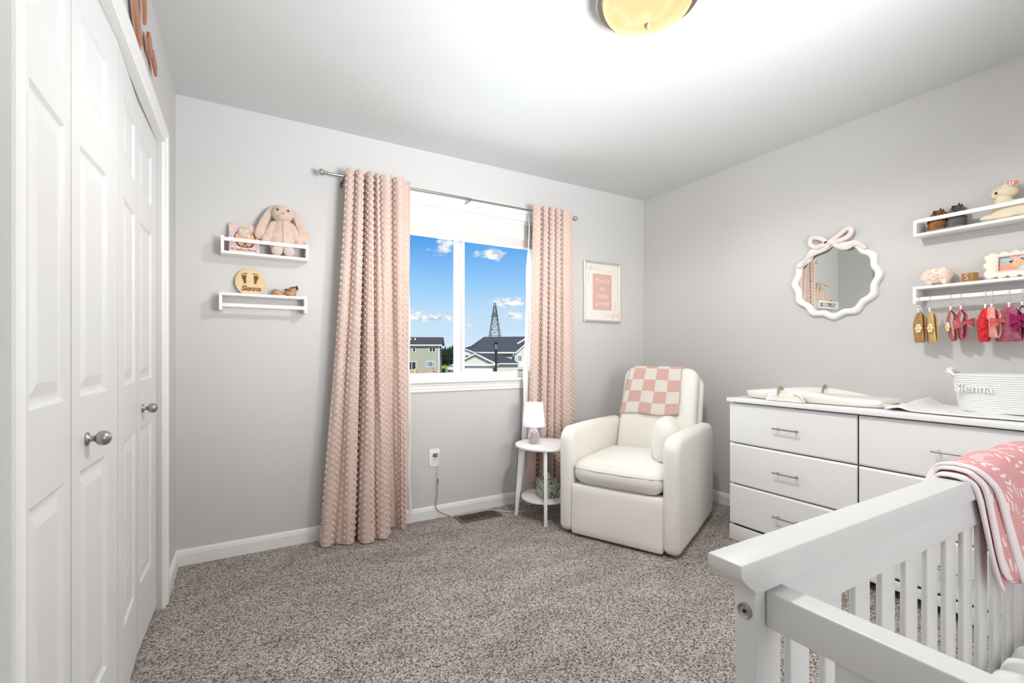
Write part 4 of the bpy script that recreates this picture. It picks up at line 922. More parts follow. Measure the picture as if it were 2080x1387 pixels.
# ------------------------------------------------------------ glider chair
CR = -R(65.1)
ch = thing('glider_recliner', 'cream upholstered glider recliner with rounded arms in the corner', 'armchair', (2.22, 2.178, 0), CR)
MB().lathe([(0, .002), (.27, .002), (.27, .02), (.08, .03), (.08, .06), (0, .06)], (0, .03, 0), 40, cap=False).build('swivel_base', M['black'], ch)
MB().bb(-.27, .27, -.33, .36, .045, .10).build('base_frame', M['black'], ch)
yf = -.43
MB().rbox((0, yf+.052, .163), (.552, .11, .300), .016, 8, puff=(0, .006, 0)).build('footrest_panel', M['cream'], ch, smooth=True)
MB().rbox((0, .06, .17), (.54, .70, .28), .03, 8).build('seat_base', M['cream'], ch, smooth=True)
for s in (-1, 1):
    # arm side outline in y-z, rounded front top and gently lowered back
    o = []
    def arc(cy, cz, r, a0, a1, n=8): return [(cy+r*cos(R(a0+(a1-a0)*i/n)), cz+r*sin(R(a0+(a1-a0)*i/n))) for i in range(n+1)]
    o += [(yf+.01, .012), (yf, .05), (yf, .30), (yf-.002, .45)] + arc(yf+.088, .560, .09, 180, 95) + [(-.15, .652), (.1, .648), (.25, .640)] + arc(.33, .56, .078, 88, 5) + [(.415, .40), (.41, .20), (.40, .06), (.36, .03), (0, .012)]
    a = MB(); a.prism(o[::-1], .094, 'yz', -.047)
    ao = a.build('armrest', M['cream'], ch, loc=(s*.3165, 0, 0), bevel=.038, seg=6)
    ao.modifiers['bevel'].angle_limit = R(50)
def cushion_t(q):
    # crown of the seat cushion, thinner towards the edges
    return q
sc2 = MB(); sc2.rbox((0, -.130, .388), (.545, .62, .150), .070, 12, puff=(0, .012, .020)); sc2.build('seat_cushion', M['cream'], ch, smooth=True)
pp = MB(); z_ = .412
pp.tube([(-.272, -.25, z_), (-.272, -.37, z_-.001), (-.262, -.41, z_), (-.22, -.438, z_), (-.1, -.449, z_), (.1, -.449, z_), (.22, -.438, z_), (.262, -.41, z_), (.272, -.37, z_), (.272, -.25, z_)], .0028, 8); pp.build('cushion_piping', mat('piping_beige', (206, 200, 188), .7), ch, smooth=True)  # piping slightly darker than the cushion
def backshape(w0, w1, h, r):
    o = []
    for (cx, cz, a0) in [(w1-r, h-r, 0), (-(w1-r), h-r, 90)]:
        for i in range(9): a = R(a0+90*i/8); o.append((cx+r*cos(a), cz+r*sin(a)))
    for i in range(1, 6): t = i/6; o.append((-(w1+(w0-w1)*t), (h-r)*(1-t)))
    o += [(-w0, 0), (w0, 0)]
    for i in range(5, 0, -1): t = i/6; o.append(((w1+(w0-w1)*t), (h-r)*(1-t)))
    return o
tilt = R(-17)
bkr = MB(); bkr.prism(backshape(.268, .262, .66, .075)[::-1], .115, 'xz', 0)
bo = bkr.build('backrest', M['cream'], ch, bevel=.034, seg=6, loc=(0, .215, .372), rot=(tilt, 0, 0)); bo.modifiers['bevel'].angle_limit = R(50)
bkr = MB(); bkr.prism(backshape(.275, .268, .60, .07)[::-1], .06, 'xz', 0)
bo = bkr.build('back_panel', M['cream'], ch, bevel=.018, seg=4, loc=(.01, .325, .365), rot=(tilt, 0, 0)); bo.modifiers['bevel'].angle_limit = R(50)
def chw(p):     # chair local to world
    return Matrix.Translation((2.22, 2.178, 0)) @ Matrix.Rotation(CR, 4, 'Z') @ Vector(p)
# lumbar pillow
pw = thing('lumbar_pillow', 'small cream pillow leaning against the right arm of the chair', 'pillow', chw((.190, -.12, .470)), CR+R(10))
def ptaper(q): return Vector((q.x*(1-.55*(abs(q.y)/.15)**3)*(1-.3*(abs(q.z)/.12)**4), q.y, q.z))
MB().rbox((0, 0, .118), (.115, .31, .25), .045, 10, puff=(.022, 0, 0), taper=lambda q: Vector((q.x*(1-.35*(abs(q.y)/.145)**3), q.y*(1-.06*(q.z/.117)**2), q.z))).build('pillow_body', M['cream'], pw, smooth=True, rot=(0, R(4), 0))
MB().tube([(.0-.02, .132*cos(a), .115+.110*sin(a)) for a in [2*pi*i/40 for i in range(40)]], .0022, 6, closed=True).build('seam', mat('pillow_seam', (226, 221, 208), .8), pw)
# checked throw
tb = thing('checked_throw', 'pink and cream checkered throw hung over the chair back', 'blanket', (2.22, 2.178, 0), CR)
def throw(mb, x0, x1, drop, back, off, sk, uvs=(0, 0)):
    prof = []      # (y, z) in backrest frame: front face y=0, top z=.66
    n1 = 26
    for i in range(n1): prof.append((-off, .66-.034-drop*(1-i/(n1-1))))
    for i in range(1, 9): a = R(180-90*i/8); prof.append((.034+(.034+off)*cos(a), .626+(.034+off)*sin(a)))
    for i in range(1, 6): prof.append((.034+.047*i/5, .66+off))
    for i in range(1, 9): a = R(90-90*i/8); prof.append((.081+(.034+off)*cos(a), .626+(.034+off)*sin(a)))
    for i in range(1, 8): prof.append((.115+off, .626-back*i/7))
    arc = [0]
    for i in range(1, len(prof)): arc.append(arc[-1]+sqrt((prof[i][0]-prof[i-1][0])**2+(prof[i][1]-prof[i-1][1])**2))
    P, U = [], []
    T = Matrix.Translation((0, .215, .372)) @ Matrix.Rotation(tilt, 4, 'X')
    for i, (y, z) in enumerate(prof):
        t = min(1, arc[i]/drop); row, ur = [], []
        for j in range(31):
            u = j/30; xa_, xb_ = x0[0]+(x0[1]-x0[0])*t, x1[0]+(x1[1]-x1[0])*t
            wob = .006*sin(u*9+t*2)*(1-t)+.003*sin(u*17+4)
            zz = z+((.018*(u-.35)*(1-t)+.007*sin(u*6.5)*(1-t)) if off > .004 else -.008*u*(1-t))
            row.append(T @ Vector((xa_+(xb_-xa_)*u, y-(abs(wob)+.002 if off > .004 else 0), zz))); ur.append((u*4.5+uvs[0], arc[i]/drop*3.75+uvs[1]))
        P.append(row); U.append(ur)
    mb.grid(P, uv=U)
k = MB(); throw(k, (-.262, -.215), (.165, .160), .318, .10, .012, 0, (.55, .05)); o = k.build('throw_cloth', M['check'], tb, smooth=True); q = o.modifiers.new('s', 'SOLIDIFY'); q.thickness = .007; q.offset = 1
k = MB(); throw(k, (-.10, -.14), (.155, .155), .335, .08, .0015, 0, (.55, .0)); o = k.build('throw_underlayer', mat('sherpa_cream', (240, 232, 222), .95, bump=(420, .9, .004)), tb, smooth=True)

# ------------------------------------------------------------ side table, lamp, tissues
tx, ty = 1.765, 2.602
st_ = thing('side_table', 'small round white side table with lower shelf beside the chair', 'side table', (tx, ty, 0), R(12))
MB().lathe([(0, .472), (.196, .472), (.202, .476), (.202, .486), (.198, .490), (0, .490)], (0, 0, 0), 72, cap=False).build('tabletop', M['white'], st_, smooth=True, angle=30)
MB().lathe([(0, .124), (.158, .124), (.160, .127), (.160, .137), (.158, .140), (0, .140)], (0, 0, 0), 64, cap=False).build('lower_shelf', M['white'], st_, smooth=True, angle=30)
for a in (147-12, 237-12, 327-12, 57-12):
    k = MB(); w0, w1 = .036, .020     # leg profile tapering outwards, with curved brace into the apron
    out = [(.186, 0), (.206, 0), (.176, .472), (.095, .472), (.095, .452), (.112, .450), (.126, .443), (.134, .430), (.138, .41), (.150, .30)]
    k.prism(out, .022, 'xz', -.011); k.build('leg', M['white'], st_, rot=(0, 0, R(a)), bevel=.002, seg=2)
k = MB(); k.box((0, 0, .461), (.22, .02, .022)); k.box((0, 0, .461), (.02, .22, .022)); k.build('apron', M['white'], st_, rot=(0, 0, R(45)))
lm = thing('table_lamp', 'small table lamp with white shade and ribbed glass base', 'lamp', (1.700, 2.640, .4905))
MB().lathe([(0, 0), (.028, 0), (.034, .006), (.040, .025), (.041, .05), (.034, .078), (.022, .098), (.012, .106), (.012, .110), (0, .110)], (0, 0, 0), 12, cap=False).build('glass_base', M['lglass'], lm, smooth=False)
MB().lathe([(0, .01), (.015, .01), (.02, .04), (.017, .07), (.006, .085), (0, .085)], (0, 0, 0), 12, cap=False).build('inner_facets', mat('lamp_inner', (172, 150, 146), .2, .4), lm)
MB().cyl((0, 0, .105), (0, 0, .16), .007, 14).build('lamp_neck', M['plate'], lm)
k = MB(); r0, r1 = .076, .060; P = [[(r*cos(2*pi*i/48), r*sin(2*pi*i/48), z) for i in range(48)] for r, z in ((r0-.002, .118), (r0, .118), (r1, .275), (r1-.002, .275))]; k.grid(P, closed_u=True, closed_v=True, flip=True)
k.build('lamp_shade', M['shade'], lm, smooth=True, angle=60)
light('table_lamp_bulb', 'POINT', (1.700, 2.640, .4905+.20), .35, (.97, .96, 1)).data.shadow_soft_size = .02
tsx = thing('tissue_box', 'tissue box with teal leaf print and gold edges on lower table shelf', 'tissue box', (tx-.0, ty-.03, .1405), R(-8))
MB().bb(-.056, .056, -.056, .056, 0, .118).build('printed_box', M['leafbox'], tsx, bevel=.001)
k = MB(); q = .0565
for a, b2 in [((-q, -q), (q, -q)), ((q, -q), (q, q)), ((q, q), (-q, q)), ((-q, q), (-q, -q))]:
    for z in (0.002, .117): k.tube([(a[0], a[1], z), (b2[0], b2[1], z)], .0022, 4)
    k.tube([(a[0], a[1], 0), (a[0], a[1], .118)], .0018, 4)
k.build('gold_edges', M['gold'], tsx)
MB().lathe([(0, 0), (.030, 0), (.030, .001), (0, .001)], (0, 0, .1185), 24, cap=False).build('oval_opening', mat('box_top', (70, 80, 84), .6), tsx)
k = MB(); P = []
for i in range(9):
    t = i/8; P.append([(.026*cos(2*pi*j/20)*(1-.75*t+.12*sin(3*t*4+j)), .015*sin(2*pi*j/20)*(1-.6*t)+.006*t*sin(j*1.3), .119+.042*t+.006*sin(j*2.1+i)*t) for j in range(20)])
k.grid(P, closed_v=True); k.build('tissue', M['tissue'], tsx, smooth=True)

# ------------------------------------------------------------ dresser
DX, DY0, DY1 = 2.505, .405, 1.741
dr = thing('dresser', 'wide white six drawer dresser against the right wall', 'dresser', (XR, (DY0+DY1)/2, 0), -pi/2)
hwD = (DY1-DY0)/2; dp = XR-DX-.002
MB().bb(-hwD+.004, hwD-.004, -dp+.02, -.003, .088, .816).build('carcass', mat('carcass_gap', (60, 58, 56), .7), dr)
k = MB()
for s in (-1, 1): k.bb(s*(hwD-.018), s*hwD, -dp+.019, -.003, .0, .812)
k.build('side_panel', M['white'], dr)
k = MB(); out = [(-hwD, 0), (-hwD, .086), (hwD, .086), (hwD, 0), (hwD-.26, 0), (hwD-.28, .045), (-hwD+.28, .045), (-hwD+.26, 0)]
k.prism(out, .016, 'xz', -dp); k.build('plinth', M['white'], dr, bevel=.002)
MB().bb(-hwD-.006, hwD+.006, -dp-.02, -.0025, .8145, .838).build('dresser_top', M['white'], dr, bevel=.003)
for c in range(2):
    x0, x1 = (-hwD, -.0025) if c == 0 else (.0025, hwD)
    for (z0, z1) in [(.096, .327), (.333, .568), (.574, .807)]:
        # chamfered front edge along top and bottom
        k = MB(); y = -dp; pr = [(y+.018, z0), (y+.009, z0), (y, z0+.009), (y, z1-.009), (y+.009, z1), (y+.018, z1)]
        P = [[(x0, a, b2) for a, b2 in pr], [(x1, a, b2) for a, b2 in pr]]
        # small side chamfers
        k.grid([[(x0, y+.018, z0), (x0, y+.006, z0), (x0, y+.006, z0+.006), (x0, y+.006, z1-.006), (x0, y+.006, z1), (x0, y+.018, z1)], [(x0+.004, a, b2) for a, b2 in pr], [(x1-.004, a, b2) for a, b2 in pr], [(x1, y+.018, z0), (x1, y+.006, z0), (x1, y+.006, z0+.006), (x1, y+.006, z1-.006), (x1, y+.006, z1), (x1, y+.018, z1)]], flip=False)
        d_ = k.build('drawer', M['white'], dr)
        zc = (z0+z1)/2+.002; xc = (x0+x1)/2+.009
        h_ = MB(); h_.cyl((xc-.068, y-.028, zc), (xc+.068, y-.028, zc), .0042, 10)
        for s in (-1, 1): h_.cyl((xc+s*.048, y, zc), (xc+s*.048, y-.028, zc), .0045, 10)
        h_.build('handle', M['nickel'], d_, smooth=True, angle=50)

# baby bath / changing tray on the dresser
TZ = .8385
tr = thing('changing_tray', 'ivory curved changing tray with grey straps lying on the dresser', 'changing tray', (2.705, 1.34, TZ), -pi/2)
Lh, Wh = .375, .175
def trayring(sx, sy, z, n=64):
    out = []
    for i in range(n):
        a = 2*pi*i/n; ca, sa = cos(a), sin(a); ex = .62
        x = Lh*sx*math.copysign(abs(ca)**ex, ca); y = Wh*sy*math.copysign(abs(sa)**ex, sa)
        f = .5+.5*x/Lh; y *= 1-.25*f**2
        out.append((x, y, z))
    return out
def hz(x): return .052+.014*cos((x/Lh+.15)*pi*.9)-.018*max(0, x/Lh)
rows = []
for sx, sy, zf in [(.90, .80, 0), (.97, .93, .12), (1, 1, .5), (1, 1, .9), (.985, .97, 1), (.965, .94, .97), (.93, .88, .6), (.86, .74, .25), (.4, .3, .16), (.01, .01, .16)]:
    rows.append([(x, y, zf*hz(x)) for x, y, z in trayring(sx, sy, 0)])
k = MB(); k.grid(rows, closed_v=True, flip=False); k.build('tray_shell', M['ivory'], tr, smooth=True)
k = MB(); k.rbox((-.085, -Wh-.002, .022), (.19, .022, .042), .009, 8, taper=lambda q: Vector((q.x*(1-.14*(q.z/.02)), q.y, q.z))); k.build('side_bracket', M['ivory'], tr, smooth=True)
k = MB(); k.tube(catmull([(-.035, -Wh-.014, .043), (-.01, -Wh-.014, .036), (.008, -Wh-.014, .018), (.014, -Wh-.014, .002)], 6), .0018, 6); k.build('amber_edge', M['amber'], tr, smooth=True)
for s, x, y in ((-1, -.115, -Wh*.98), (1, -.05, Wh*.92)):
    k = MB(); k.tube(catmull([(x, y+s*.015, .03), (x, y+s*.012, hz(x)+.001), (x, y-s*.004, hz(x)+.006), (x, y-s*.02, hz(x)-.004), (x, y-s*.026, .03)], 6), .014, 8, flat=.16); k.build('strap', M['greyw'], tr, smooth=True)
    k = MB(); k.box((x+.012, y-s*.008, hz(x)+.004), (.004, .014, .018)); k.build('buckle', M['amber'], tr)
MB().rbox((.02, 0, .026), (.62, .24, .028), .013, 10, puff=(0, 0, .006)).build('soft_pad', M['ivory'], tr, smooth=True)

# crochet blanket under basket
cb = thing('crochet_blanket', 'white crochet blanket spread on the dresser under the rope basket', 'blanket', (2.78, .70, TZ))
P = []
for i in range(61):
    u = i/60; row = []
    for j in range(41):
        v = j/40; x = -.225+.42*v+.012*sin(u*8); y = -.30+.60*u
        fold = .0
        d = y-.28
        z = .004+.0035*sin(u*21+v*3)*sin(v*13)+.003
        if y > .15: z += .032*math.exp(-((y-.245)/.032)**2)*(0.35+.65*v)
        row.append((x, y*(1+.10*(v-.3)), z))
    P.append(row)
k = MB(); k.grid(P); o = k.build('crochet_cloth', M['knitw'], cb, smooth=True); q = o.modifiers.new('s', 'SOLIDIFY'); q.thickness = .007; q.offset = -.2; 
tag(cb, cb['label'], 'blanket')
# rope basket
bs = thing('rope_basket', 'white coiled rope basket with a name on it standing on the dresser', 'basket', (2.80, .655, TZ+.012), -pi/2+R(4))
k = MB(); nlay = 17
for i in range(nlay):
    z = .005+i*.0094; f = i/(nlay-1); rx_, ry_ = .132+.028*f, .088+.022*f
    P = []
    n = 90
    k.tube([(rx_*math.copysign(abs(cos(a))**.8, cos(a)), ry_*math.copysign(abs(sin(a))**.8, sin(a)), z) for a in [2*pi*q/n for q in range(n)]], [.0056+.0004*(q % 2) for q in range(n)], 8, closed=True)
k.build('coiled_wall', M['rope'], bs, smooth=True)
MB().lathe([(0, 0), (.13, 0), (.13, .006), (0, .006)], (0, 0, .001), 40, sy=.68, cap=False).build('basket_bottom', M['rope'], bs)
for s in (-1, 1):
    k = MB()
    for ph in (0, pi):
        pts = []
        for i in range(33):
            t = i/32; a = pi*t; x = s*(.150+.020*sin(a)); y = -.068*cos(a); z = .152+.024*sin(a); pts.append((x+.006*cos(t*16+ph), y, z+.006*sin(t*16+ph)))
        k.tube(pts, .0068, 8)
    k.build('twisted_handle', M['rope'], bs, smooth=True)
nm = text('name_lettering', 'Sienna', .048, mat('felt_white', (236, 234, 234), .9), bs, (-.076, -.100, .100), (R(84), 0, R(-9)), ext=.004, bev=.0010, width=.125)

# ------------------------------------------------------------ crib
cx0, cy0 = .6665, .42
cr = thing('crib', 'white slatted crib with a wide top rail in the foreground', 'crib', (cx0, cy0, 0))
LX = 1.36; LY = -.72      # local extents from the near corner post
MB().bb(0, .0685, 0, .034, 0, .745).build('corner_post', M['crib'], cr, bevel=.003)
MB().bb(LX-.0685, LX, 0, .034, 0, .745).build('corner_post', M['crib'], cr, bevel=.003)
MB().bb(0, .0685, LY-.034, LY, 0, .72).build('corner_post', M['crib'], cr, bevel=.003)
MB().bb(LX-.0685, LX, LY-.034, LY, 0, .72).build('corner_post', M['crib'], cr, bevel=.003)
k = MB(); x0, x1 = -.0485, LX+.0485
prof = [(0, .744), (0.0, .795)]
endp = [(-.0145, .744), (-.017, .751), (-.026, .757), (-.036, .765), (-.046, .775), (-.0485, .780), (-.0485, .795)]
out = endp+[(LX-e[0], e[1]) for e in endp[::-1]]
k.prism(out[::-1], .056, 'xz', -.010); k.build('top_cap', M['crib'], cr, bevel=.0015, seg=2)
MB().bb(.0685, LX-.0685, -.001, .026, .673, .744).build('back_rail', M['crib'], cr, bevel=.002)
MB().bb(.0685, LX-.0685, .004, .024, .10, .15).build('bottom_rail', M['crib'], cr, bevel=.002)
MB().bb(.0255, .0685, LY, -.0005, .682, .738).build('side_rail', M['crib'], cr, bevel=.003)
MB().bb(LX-.0685, LX-.0255, LY, -.0005, .682, .738).build('side_rail', M['crib'], cr, bevel=.003)
MB().bb(.0685, LX-.0685, LY-.03, LY-.004, .66, .72).build('front_rail', M['crib'], cr, bevel=.003)
MB().bb(.036, .058, LY, -.0005, .10, .15).build('bottom_rail', M['crib'], cr, bevel=.002)
for i in range(-1, 11):
    x = .880-cx0+.1075*i
    if x+.058 > LX-.07: break
    MB().bb(x, x+.058, .006, .018, .15, .673).build('slat', M['crib'], cr, bevel=.003, seg=2)
    MB().bb(x, x+.058, LY-.02, LY-.008, .15, .66).build('slat', M['crib'], cr, bevel=.003, seg=2)
for i in range(6):
    y = -.118-.1075*i
    MB().bb(.040, .052, y-.029, y+.029, .15, .682).build('slat', M['crib'], cr, bevel=.003, seg=2)
    MB().bb(LX-.052, LX-.040, y-.029, y+.029, .15, .682).build('slat', M['crib'], cr, bevel=.003, seg=2)
bl = MB(); bl.lathe([(0, -.0025), (.0035, -.0025), (.0036, -.001), (.0075, -.001), (.0105, -.0035), (.0115, -.003), (.0115, 0)], (0, .016, .706), 28, 'x', cap=False); bl.build('bolt', M['nickel'], cr, smooth=True, angle=30); k = MB(); k.lathe([(0, -.0032), (.0030, -.0032), (.0030, -.0026)], (0, .016, .706), 6, 'x', cap=False); k.build('bolt_socket', M['dark'], cr)
MB().bb(.0685, LX-.0685, LY+.01, -.01, .19, .21).build('mattress_support', M['crib'], cr)
# bedding with quilted channels
mt_ = thing('crib_mattress', 'white quilted mattress pad with channels inside the crib', 'mattress', (cx0+LX/2, cy0+LY/2, .21))
P = []
hx_, hy_ = LX/2-.085, abs(LY)/2-.012
nx = 200
for i in range(nx+1):
    x = -hx_+2*hx_*i/nx; row = []
    bul = abs(sin((x+.02)*pi/.09))**.5
    for j in range(31):
        a = -1+2*j/30; a_ = sin(a*pi/2); edge = (1-abs(a)**6)**.5 if abs(a) < 1 else 0
        row.append((x, hy_*a_*1.0, .04+(.030+.035*bul)*edge+.003*sin(a*25+x*40)*(1-bul)))
    P.append(row)
k = MB(); k.grid(P, flip=False); k.build('quilted_cover', M['mesh_w'], mt_, smooth=True)
MB().rbox((0, 0, .03), (2*hx_, 2*hy_, .06), .02, 6).build('foam_core', M['mesh_w'], mt_, smooth=True)

# pink throw over crib rail
pt = thing('crib_throw', 'pink and white knitted baby blanket draped over the crib rail', 'blanket', (1.5, .42, .795))
def drape2(mb, xl_front, xl_top, xl_back, xr, zf, zb, off, ph=0):
    path = [(-.016-off-.012, zf), (-.012-off-.010, -.22), (-.010-off-.006, -.12), (-.010-off-.004, -.05), (-.012-off, -.012), (-.004-off*.6, .004+off*.8), (.010, .008+off), (.030, .008+off), (.044+off*.6, .004+off*.8), (.050+off, -.014), (.052+off, -.08), (.054+off, zb*.6), (.056+off, zb)]
    pts = catmull([(0, y, z) for y, z in path], 5); n = len(pts); arc = [0]
    for i in range(1, n): arc.append(arc[-1]+(pts[i]-pts[i-1]).length)
    P, U = [], []
    for i, p in enumerate(pts):
        t = i/(n-1)
        if t < .42: xl = xl_front+(xl_top-xl_front)*(t/.42)**.8
        elif t < .7: xl = xl_top
        else: xl = xl_top+(xl_back-xl_top)*(t-.7)/.3
        row, ur = [], []
        for j in range(49):
            u = j/48; amp = .012*max(0, 1-t*2.6)
            wv = amp*sin(u*19+ph)-amp*.3
            row.append((xl+(xr-xl)*u, p.y+wv-.0, p.z+(.006*sin(u*11+ph) if t < .05 else 0)+(.003*sin(u*14+ph) if .4 < t < .7 else 0))); ur.append(((xr-xl)*u, arc[i]))
        P.append(row); U.append(ur)
    mb.grid(P, uv=U)
for i, (a, b, c, zf, off) in enumerate([(1.668, 1.478, 1.33, -.300, .0), (1.700, 1.500, 1.36, -.285, .011), (1.760, 1.52, 1.40, -.31, .021)]):
    k = MB(); drape2(k, a-1.5, b-1.5, c-1.5, .62, zf, -.15+.01*i, off, i*1.3)
    o = k.build('knit_layer', M['cribthrow'], pt, smooth=True); q = o.modifiers.new('s', 'SOLIDIFY'); q.thickness = .009; q.offset = 0
    q2 = o.modifiers.new('b', 'SUBSURF'); q2.levels = 1; q2.render_levels = 1
# ------------------------------------------------------------ outside, seen through the window
GZ = -2.73
def gmat():
    m = bpy.data.materials.new('lot_ground'); m.use_nodes = True; nt = m.node_tree; p = nt.nodes['Principled BSDF']; l = nt.links.new
    tc = N(nt, 'ShaderNodeTexCoord'); n = N(nt, 'ShaderNodeTexNoise', _Scale=.12, _Detail=5.0); l(tc.outputs['Object'], n.inputs['Vector'])
    r = N(nt, 'ShaderNodeValToRGB'); l(n.outputs['Fac'], r.inputs[0]); e = r.color_ramp.elements; e[0].position = .4; e[0].color = rgb(150, 146, 120); e[1].position = .6; e[1].color = rgb(196, 186, 168)
    l(r.outputs[0], p.inputs['Base Color']); p.inputs['Roughness'].default_value = .95; return m
struct(MB().add([(-300, YB+.5, GZ), (400, YB+.5, GZ), (400, 500, GZ), (-300, 500, GZ)], [(0, 1, 2, 3)]).build('ground', gmat()))
def ext(X, Z, z=GZ): return (X*cos(YAW)+Z*sin(YAW), -X*sin(YAW)+Z*cos(YAW), z)
def U(u, Z): return (u-1040)/FPX*Z
def Vz(v, Z): return CAMH-(v-717.1)/FPX*Z
gf = MB().add([(-60, 0, 0), (60, 0, 0), (60, 190, 0), (-60, 190, 0)], [(0, 1, 2, 3)]).build('grass_field', mat('lawn', (150, 164, 60), .95, var=((186, 180, 80), .08)), loc=ext(-15, 104, GZ+.03), rot=(0, 0, -YAW)); gf['kind'] = 'stuff'; gf['label'] = 'bright green grass field behind the left house'; gf['category'] = 'grass'
def win(root, x0, x1, z0, z1, y, mull=(), glass='winglass', label='window'):
    f = MB(); t = .1
    f.ring([(x0-t, z0-t), (x1+t, z0-t), (x1+t, z1+t), (x0-t, z1+t)], [(x0, z0), (x1, z0), (x1, z1), (x0, z1)], -.08, 'xz', y)
    for m_ in mull: f.bb(m_-.05, m_+.05, y-.07, y, z0, z1)
    o = f.build('window', M['htrim'], root)
    MB().bb(x0, x1, y-.03, y-.01, z0, z1).build('pane', M[glass], o)
    return o
# left house: origin at its right front corner
Z = 88.; k_ = Z/FPX
h1 = thing('house', 'sage green two storey house with brown roof in left window pane', 'house', ext(U(892.6, Z), Z), -YAW+R(5.7))
X_ = lambda u: (u-892.6)*k_
ZZ = lambda v: Vz(v, Z)-GZ
MB().bb(-22, 0, 0, 8, 0, ZZ(702)).build('siding_walls', M['sid1'], h1)
k = MB(); e_ = ZZ(701); rg_ = ZZ(686)+.25
k.prism([(-.6, e_), (-.6, e_+.12), (4, rg_), (8.6, e_+.12), (8.6, e_)], 22.9, 'yz', -22.3); k.build('roof', M['roof_b'], h1)
MB().bb(-22.3, .5, -.62, -.5, e_-.12, e_+.1).build('fascia', M['htrim'], h1)
k = MB(); k.bb(-.18, .03, -.05, .12, 0, ZZ(702)-.1); k.build('corner_board', M['htrim'], h1)
for u_ in (832.3, 841.8): MB().cyl((X_(u_), 1.9, e_+1.0), (X_(u_), 1.9, e_+1.38), .13, 10).build('roof_vent', M['htrim'], h1)
win(h1, X_(840), X_(844.3), ZZ(714), ZZ(706), 0); win(h1, X_(873), X_(884), ZZ(714), ZZ(706), 0, (X_(878.3),))
win(h1, X_(866.2), X_(882.8), ZZ(744.6), ZZ(734.5), 0, (X_(869.6), X_(879.4)), 'blindglass'); win(h1, X_(831.3), X_(845), ZZ(750), ZZ(735), 0, (X_(837.5),), 'winglass')
# right house group
Z = 55.; k_ = Z/FPX
h2 = thing('house', 'pale sided house with dark roof and attached garage in right window pane', 'house', ext(U(966, Z), Z), -YAW)
X2 = lambda u, Z=55.: (u-1040)/FPX*Z-U(966, 55.)
Z2 = lambda v, Z=55.: Vz(v, Z)-GZ
ew = Z2(738.5)
k = MB(); k.bb(X2(922), X2(1010), 0, 7, 0, ew); k.prism([(X2(924), ew), (X2(1009), ew), (0, Z2(718.5))], 7, 'xz', 0); k.build('garage_walls', M['sid2'], h2)
k = MB(); pk = Z2(716.3); th = .13
for s, xe in ((-1, X2(921)), (1, X2(1011))):
    k.prism([(0, pk), (xe, ew-.02), (xe, ew-.02-th*1.4), (0, pk-th*1.4)][::s], .12, 'xz', -.42)
k.build('rake_boards', M['htrim'], h2)
k = MB()
for s, xe in ((-1, X2(920)), (1, X2(1012))):
    k.prism([(0, pk+.03), (xe, ew), (xe, ew-.05), (0, pk-.03)][::s], 5.5, 'xz', -.42)
k.build('garage_gable_roof', M['roof_d'], h2)
k = MB(); k.bb(X2(920), X2(1008), -.5, -.3, ew-.22, ew-.02); k.build('garage_fascia', M['htrim'], h2)
k = MB(); k.bb(X2(930), X2(1000.5), -.06, 0, 0, Z2(746)); k.build('door_frame', M['htrim'], h2)
k = MB(); k.bb(X2(932), X2(998), -.09, -.05, 0, Z2(749)); k.build('garage_door', M['gdoor'], h2)
k = MB(); k.box((X2(1004), -.12, Z2(751)), (.16, .16, .4)); k.build('wall_lantern', M['postb'], h2)
# side wing behind garage
k = MB(); k.bb(X2(1004, 57), X2(1052, 57), 2, 8, 0, Z2(739, 57)); k.build('wing_walls', M['sid2'], h2)
k = MB(); a = X2(966, 62), 6.5, Z2(717, 62); b = X2(1009, 62), 6.5, Z2(717.3, 62); c = X2(1054, 57), 1.6, Z2(737, 57); d = X2(1000, 57), 1.6, Z2(738, 57); e5 = X2(1054, 66), 10, Z2(735, 66); f6 = X2(950, 57), 1.6, Z2(738, 57)
k.add([a, b, c, d, e5, f6, (a[0], a[1], a[2]-.3)], [(0, 5, 3, 1), (1, 3, 2), (1, 2, 4), (0, 1, 4, 6)]); k.add([(c[0], c[1], c[2]-.12), (d[0], d[1], d[2]-.12), d, c], [(0, 1, 2, 3)]); k.build('hip_roof', M['roof_d'], h2)
k = MB(); k.bb(X2(1009, 57), X2(1054, 57), 1.5, 1.6, Z2(739.5, 57), Z2(737.5, 57)); k.build('wing_gutter', M['htrim'], h2)
k = MB(); k.tube([(X2(1014, 56.9), 1.45, Z2(739.5, 57)), (X2(1012, 56.9), 1.6, Z2(743, 57)), (X2(1010, 56.9), 1.9, Z2(745, 57)), (X2(1010, 56.9), 1.9, 0)], .06, 8); k.build('downspout', M['htrim'], h2)
# main two storey body behind
zf_, zr_ = 66., 72.
ev = Z2(715.5, zf_)
k = MB(); k.bb(X2(926, zf_), X2(1075, zf_), zf_-55, zf_-55+11, 0, ev); k.build('upper_walls', M['sid2'], h2)
k = MB(); yr0, yr1 = zf_-55-.5, zr_-55
A = (X2(952, zf_), yr0, ev); B = (X2(1080, zf_), yr0, ev); Cc = (X2(1080, zr_), yr1, Z2(683.3, zr_)); D = (X2(983, zr_), yr1, Z2(684, zr_)); E_ = (X2(930, zr_), yr1+6, ev); F_ = (X2(1080, zr_), yr1+6, ev); G_ = (X2(925, zf_), yr0, ev)
k.add([A, B, Cc, D, E_, F_, G_], [(0, 1, 2, 3), (0, 3, 4, 6), (3, 2, 5, 4)]); k.build('main_roof', M['roof_d'], h2)
k = MB(); k.bb(X2(948, zf_), X2(1052, zf_), yr0-.12, yr0, ev-.16, ev+.04); k.build('main_gutter', M['htrim'], h2)
k = MB(); k.bb(X2(1042, zf_), X2(1043.8, zf_), yr0-.05, yr0+.08, 0, ev-.1); k.build('main_downspout', M['htrim'], h2)
